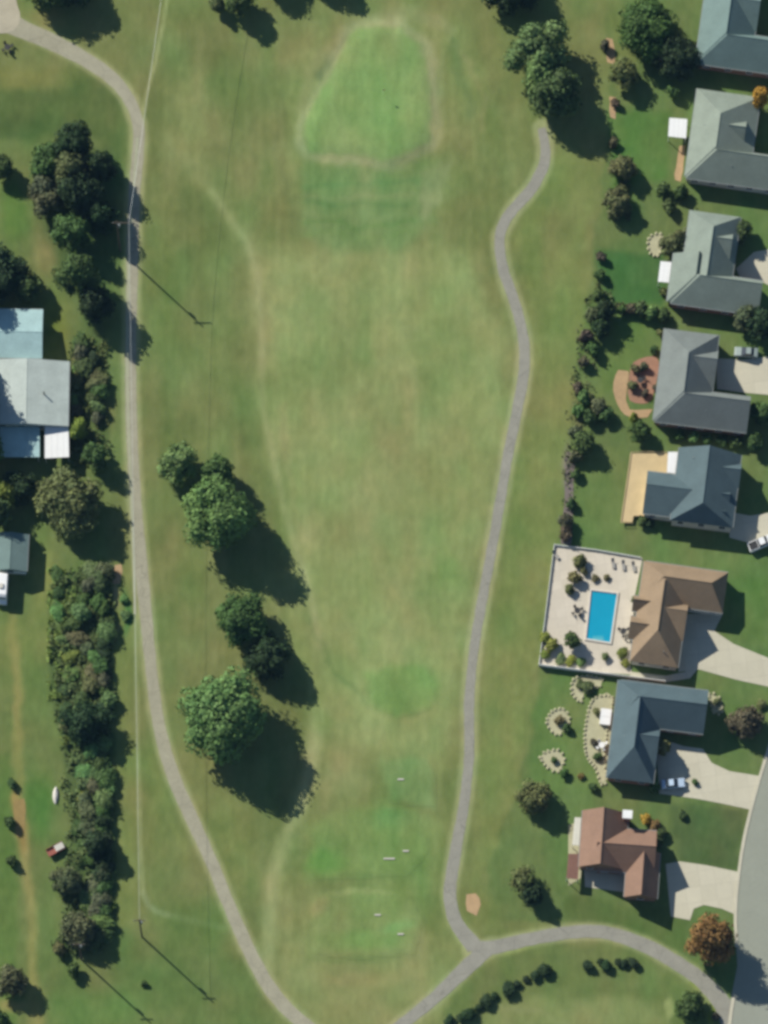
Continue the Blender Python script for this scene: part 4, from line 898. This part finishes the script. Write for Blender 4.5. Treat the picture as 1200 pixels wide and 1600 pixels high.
# furniture
def lounger(px, py, rz, lab):
    t = thing('sun_lounger', lab, 'lounger', (*I(px, py), .045), rz, 'sun loungers on the terrace')
    b = MB(); b.box(-.3, -.95, .26, .3, .3, .32); b.add([(-.3,.3,.3),(.3,.3,.3),(.3,.85,.72),(-.3,.85,.72),(-.3,.3,.35),(.3,.3,.35),(.3,.85,.77),(-.3,.85,.77)], [(0,3,2,1),(4,5,6,7),(0,1,5,4),(1,2,6,5),(2,3,7,6),(3,0,4,7)]); b.build('cushion', mat('grey_canvas', (.30,.29,.26), .8, .1), t)
    for x in (-.27, .27):
        for y in (-.85, .25): MB().box(x-.03, y-.03, 0, x+.03, y+.03, .26).build('leg', M['dark'], t)
lounger(958, 881, .15, 'sun lounger on the upper terrace, leftmost of the row'); lounger(974, 884, .1, 'sun lounger in the middle of the upper terrace row')
lounger(990, 886, .2, 'sun lounger on the upper terrace, nearest the house'); lounger(868, 868, .7, 'sun lounger alone in the upper left terrace corner')
def table_set(px, py, lab, col=None, n=4, z=.045):
    x, y = I(px, py); t = thing('patio_table', lab, 'table', (x, y, z))
    MB().cyl((0, 0, .68), (0, 0, .73), .6, .6, 14).build('table_top', col or M['dark'], t); MB().cyl((0, 0, 0), (0, 0, .68), .05, .05, 6).build('leg', M['dark'], t)
    for i in range(n):
        a = 2*math.pi*i/n+.5; c = thing('patio_chair', '%s chair at the %s' % (['first','second','third','fourth'][i], lab.replace('round ', '')), 'chair', (x+math.cos(a)*.95, y+math.sin(a)*.95, z), a+math.pi/2)
        MB().box(-.24, -.24, .40, .24, .24, .45).build('seat', col or M['dark'], c); MB().box(-.24, -.26, .45, .24, -.21, .88).build('backrest', col or M['dark'], c)
        for u in (-.2, .2):
            for v in (-.2, .2): MB().box(u-.025, v-.025, 0, u+.025, v+.025, .40).build('leg', M['dark'], c)
table_set(902, 956, 'round dark table left of the swimming pool'); table_set(974, 988, 'round dark table right of the swimming pool', None, 3)
table_set(940, 1166, 'round white table on the curved terrace', M['white'], 4)
table_set(1000, 596, 'round dark table on the brick terrace', None, 4)
table_set(12, 76, 'round dark table at the left edge below the gravel path', None, 4, 0)
ht = thing('hot_tub', 'square white covered hot tub on the curved terrace', 'hot tub', (*I(946,1122), 0), -.12)
MB().box(-1, -1.5, 0, 1, 1.5, .75).build('tub_shell', M['cream'], ht); MB().box(-1.05, -1.55, .75, 1.05, -.02, .86).build('cover', M['white'], ht); MB().box(-1.05, .02, .75, 1.05, 1.55, .86).build('cover', M['white'], ht)
# stone beds: single stones round a bed of gravel
def stone_bed(lab, pts, n, fill):
    o = sheet('planting_bed', pts, .036, fill, smoothit=True, structure=True)
    L = smooth_line(pts, 6, True); c = I(sum(p[0] for p in pts)/len(pts), sum(p[1] for p in pts)/len(pts))
    base = bpy.data.meshes.get('edging_stone')
    if not base:
        bm = bmesh.new(); bmesh.ops.create_icosphere(bm, subdivisions=1, radius=1)
        for v in bm.verts: v.co *= rnd.uniform(.85, 1.12)
        base = bpy.data.meshes.new('edging_stone'); bm.to_mesh(base); bm.free(); base.materials.append(M['stone'])
    t = thing('stone_edging', lab, 'stone ring', (c[0], c[1], 0))
    k = max(1, int(len(L)/n))
    for i in range(0, len(L), k):
        p = I(L[i][0], L[i][1]); s = bpy.data.objects.new('stone', base); s.location = (p[0]-c[0], p[1]-c[1], .1); s.scale = (rnd.uniform(.3, .45), rnd.uniform(.28, .4), rnd.uniform(.16, .24)); s.rotation_euler = (0, 0, rnd.uniform(0, 3)); link(s, t)
stone_bed('pale stones round the kidney-shaped bed under the terrace fence', [(896,1062),(918,1056),(942,1062),(938,1072),(914,1080),(908,1096),(894,1084)], 22, M['stone'])
stone_bed('pale stones round the upper of two small round beds', [(862,1112),(880,1108),(890,1122),(882,1142),(868,1148),(854,1130)], 16, M['stone'])
stone_bed('pale stones round the lower of two small round beds', [(850,1176),(872,1172),(882,1186),(872,1206),(856,1200),(844,1184)], 16, M['stone'])
stone_bed('pale stones round the bed beside the white awning', [(1018,368),(1032,366),(1034,386),(1028,400),(1016,396),(1012,380)], 14, M['stone'])
stone_bed('pale stones along the curved terrace edge', [(926,1094),(956,1090),(950,1130),(944,1190),(950,1216),(940,1226),(930,1200),(916,1180),(914,1140)], 34, M['stone'])
stone_bed('pale stones at the east end of the lower charcoal roof', [(1108,1084),(1124,1090),(1128,1112),(1116,1114)], 10, M['stone'])
for P in ([(728,1398),(744,1396),(752,1414),(744,1430),(730,1424)], [(1062,228),(1070,226),(1064,284),(1054,280)], [(948,60),(958,62),(960,100),(950,98)], [(952,150),(962,152),(962,186),(954,184)], [(176,884),(190,882),(188,912),(178,912)]):
    sheet('bare_patch', P, .034, M['dirt'], smoothit=True, jit=1.2)
sheet('mulch_strip', [(884,706),(898,706),(896,760),(892,852),(876,850),(882,780)], .034, mat('grey_mulch', A(128,118,112), .95, .2, 3, .4), smoothit=True)
sheet('sand_patch', [(22,1250),(38,1248),(38,1300),(28,1310),(22,1280)], .034, mat('reddish_dirt', A(158,136,84), .95, .2, 1, .3), smoothit=True, jit=1)
# tee markers and benches of the course
for px, py, lab in ((608,1342,'white tee marker bench in the middle of the upper lower-tee'), (626,1218,'small pale tee marker on the uppermost rectangular tee'), (634,1330,'pale tee marker right of the white bench'), (626,1460,'pale tee marker on the lowest tee'), (590,1430,'pale tee marker left on the lowest tee')):
    bigm = px == 608
    hgt = float(height(np.array([[float(px)]]), np.array([[float(py)]]))[0, 0])
    t = thing('tee_marker', lab.replace('upper lower-tee', 'tee above the lowest one'), 'tee marker', (*I(px, py), hgt), 0, 'tee markers')
    MB().box(-1.1 if bigm else -.6, -.14, .10, 1.1 if bigm else .6, .14, .15).build('plank', M['cream'], t)
    for s in (-.7, .7): MB().box(s*.7-.05, -.12, 0, s*.7+.05, .12, .10).build('post', M['cream'], t)
fl = thing('golf_flag', 'thin flagstick standing in the putting green', 'flag', (*I(598,150), .55)); MB().cyl((0,0,0),(0,0,2.2),.02,.015,6).build('flagstick', M['white'], fl); MB().box(0,-.01,1.8,.45,.01,2.15).build('flag', M['red'], fl)

# ================================================================== VEHICLES
def paint(nm, c): return mat('paint_'+nm, c, .3, .02, 1, 0, .5)
def car(name, label, px, py, rz, paintm, kind='sedan', cat='car', L=4.6, Wd=1.8, z=.05):
    t = thing(name, label, cat, (*I(px, py, .8), z), rz); h = L/2
    if kind == 'sedan': prof = [(-h,.35),(-h,.85),(-h+.5,.98),(-h+1.0,1.02),(h-1.3,.95),(h-.15,.78),(h,.6),(h,.35)]; cab = [(-h+.75,1.0),(-h+1.35,1.44),(h-2.2,1.44),(h-1.35,.95)]
    elif kind == 'pickup': prof = [(-h,.45),(-h,1.08),(-h+1.9,1.08),(h-1.4,1.12),(h-.1,1.0),(h,.7),(h,.45)]; cab = [(-h+1.9,1.08),(-h+2.05,1.75),(h-2.1,1.75),(h-1.5,1.1)]
    else: prof = [(-h,.45),(-h,2.4),(-h+.3,2.6),(h-1.4,2.6),(h-.9,2.3),(h-.6,1.3),(h,1.1),(h,.45)]; cab = None
    def ext(pr, w0, w1, zs):
        n = len(pr); b = MB(); V = []
        for s in (-1, 1):
            for x, z_ in pr:
                f = (z_-zs[0])/(zs[1]-zs[0]); ww = w0+(w1-w0)*max(0, min(1, f)); V.append((x, s*ww/2, z_))
        b.add(V, [tuple(range(n)), tuple(range(n, 2*n))[::-1]]+[(i, n+i, n+(i+1) % n, (i+1) % n) for i in range(n)]); return b
    o = ext(prof, Wd, Wd*.93, (.4, 1.1 if kind != 'rv' else 2.6)).build('body', paintm, t)
    bv = o.modifiers.new('soft', 'BEVEL'); bv.width = .07; bv.segments = 2
    if cab:
        ext(cab, Wd*.9, Wd*.72, (1.0, 1.5)).build('windows', M['glass'], t)
        xs = [p[0] for p in cab]; zt = cab[1][1]; MB().box(cab[1][0]+.05, -Wd*.34, zt, cab[2][0]-.05, Wd*.34, zt+.05).build('roof', paintm, t)
        if kind == 'pickup': MB().box(-h+.12, -Wd*.40, 1.085, -h+1.8, Wd*.40, 1.095).build('cargo_bed', M['dark'], t)
    else: MB().box(h-.85, -Wd*.42, 1.35, h-.72, Wd*.42, 2.1).build('windscreen', M['glass'], t); MB().box(-.6, -.4, 2.6, .3, .4, 2.85).build('air_conditioner', M['cream'], t)
    for x in (-h+.85, h-.9):
        for s in (-1, 1):
            wl = MB().cyl((x, s*(Wd/2-.1), .33), (x, s*(Wd/2+.05), .33), .33, .33, 14).build('wheel', M['black'], t); MB().cyl((x, s*(Wd/2+.05), .33), (x, s*(Wd/2+.07), .33), .18, .18, 10).build('rim', M['chrome'], wl)
    for s in (-1, 1): MB().box(h-.06, s*Wd*.36-.15, .62, h+.02, s*Wd*.36+.15, .76).build('headlight', M['chrome'], t)
    return t
car('parked_car', 'pale blue car in the shaded driveway of the lower charcoal roofed house', 1052, 1224, R(5), paint('pale_blue', (.50,.62,.74)))
car('parked_pickup', 'white pickup at the right edge beside the two-storey house', 1190, 848, R(22), paint('white', (.8,.8,.78)), 'pickup', 'pickup', 5.4, 1.95)
car('parked_car', 'silver-green car beside the warm grey house driveway', 1166, 550, R(176), paint('silver_green', (.30,.36,.33)))
car('camper', 'white camper van at the left edge below the small shed', 3, 922, R(-94), paint('white', (.8,.8,.78)), 'rv', 'camper', 5.6, 2.3, 0)
tr = thing('utility_trailer', 'reddish open trailer with pale load left of the thicket', 'trailer', (*I(88,1328), 0), R(28))
MB().box(-1.9, -.75, .5, 1.7, .75, .6).build('trailer_bed', M['red'], tr)
for s in (-1, 1): MB().box(-1.9, s*.75-.03, .6, 1.7, s*.75+.03, .9).build('side_rail', M['red'], tr); MB().cyl((0, s*.8, .3), (0, s*.95, .3), .3, .3, 12).build('wheel', M['black'], tr)
MB().box(-.2, -.6, .6, 1.6, .6, 1.0).build('load', M['cream'], tr); MB().cyl((1.7, 0, .5), (2.9, 0, .4), .05, .05, 6).build('hitch', M['dark'], tr)
bo = thing('upturned_boat', 'small pale upturned boat on the grass beside the thicket', 'boat', (*I(87,1243), 0), R(88))
def boat():
    V = []; n = 9
    for i in range(n):
        t = -1+2*i/(n-1); wd = .6*(1-abs(t)**2.5*.85) ; 
        for j in range(7):
            a = math.pi*j/6; V.append((t*1.7, math.cos(a)*wd, .02+math.sin(a)*wd*.75))
    F = [(i*7+j, i*7+j+1, (i+1)*7+j+1, (i+1)*7+j) for i in range(n-1) for j in range(6)]
    return mk('hull', V, F, M['cream'], bo, True)
boat(); MB().box(-1.6, -.03, .40, 1.6, .03, .50).build('keel', M['white'], bo)

# ================================================================== POLES AND CABLE
def pole(px, py, h, lab, arm):
    t = thing('utility_pole', lab, 'utility pole', (*I(px, py), 0), 0, 'utility poles')
    MB().cyl((0, 0, -.2), (0, 0, h), .19, .13, 10).build('pole_shaft', M['pole'], t)
    x0, x1 = arm; MB().box(x0, -.07, h-.75, x1, .07, h-.60).build('crossarm', M['pole'], t)
    for x in (x0+.1, x1-.1, (x0+x1)/2): MB().cyl((x, 0, h-.6), (x, 0, h-.38), .05, .035, 8).build('insulator', M['white'], t)
    MB().cyl((.3, 0, h-2.4), (.3, 0, h-1.5), .24, .24, 12).build('transformer', M['gutter'], t)
    return t
pole(188, 392, 13.2, 'wooden utility pole beside the left cart path, shadow across it', (-.9, 2.4))
pole(222, 1464, 11.4, 'wooden utility pole in the lawn at the bottom left', (-1.2, 1.2))
pole(128, 1500, 11.0, 'wooden utility pole beside the lower end of the thicket', (-1.2, 1.2))
def span(b, p, q, sag, r, n=24):
    p = Vector(p); q = Vector(q); prev = p
    for i in range(1, n+1):
        t = i/n; c = p.lerp(q, t); c.z -= sag*4*t*(1-t); b.cyl(prev, c, r, r, 5); prev = c
def wire(lab, pts, r, sag, nm='power_line'):
    b = MB()
    for p, q in zip(pts[:-1], pts[1:]): span(b, p, q, sag, r)
    return tag(b.build(nm, M['cable']), lab, 'cable')
p1 = I(188, 392); p2 = I(222, 1464); p3 = I(128, 1500)
far_ = (*I(285, -160), 12.5)
a1 = (p1[0]+2.3, p1[1], 12.82); wire('pale bundled cable running beside the whole left cart path', [far_, a1, (p2[0], p2[1], 11.0)], .022, .9)
# thin blue summer air
hb = MB(); hb.box(-15500, -15500, -1, 15500, 15500, 1060)
hm = bpy.data.materials.new('air'); hm.use_nodes = True; hn = hm.node_tree.nodes; hn.remove(hn['Principled BSDF'])
pv = hn.new('ShaderNodeVolumePrincipled'); pv.inputs['Color'].default_value = (.30, .55, 1, 1); pv.inputs['Density'].default_value = .000016
hm.node_tree.links.new(pv.outputs[0], hn['Material Output'].inputs['Volume'])
hz = hb.build('haze', hm); tag(hz, None, None, None, 'stuff')
print('objects', len(bpy.data.objects), 'tris', sum(len(o.data.polygons) for o in bpy.data.objects if o.type == 'MESH'))
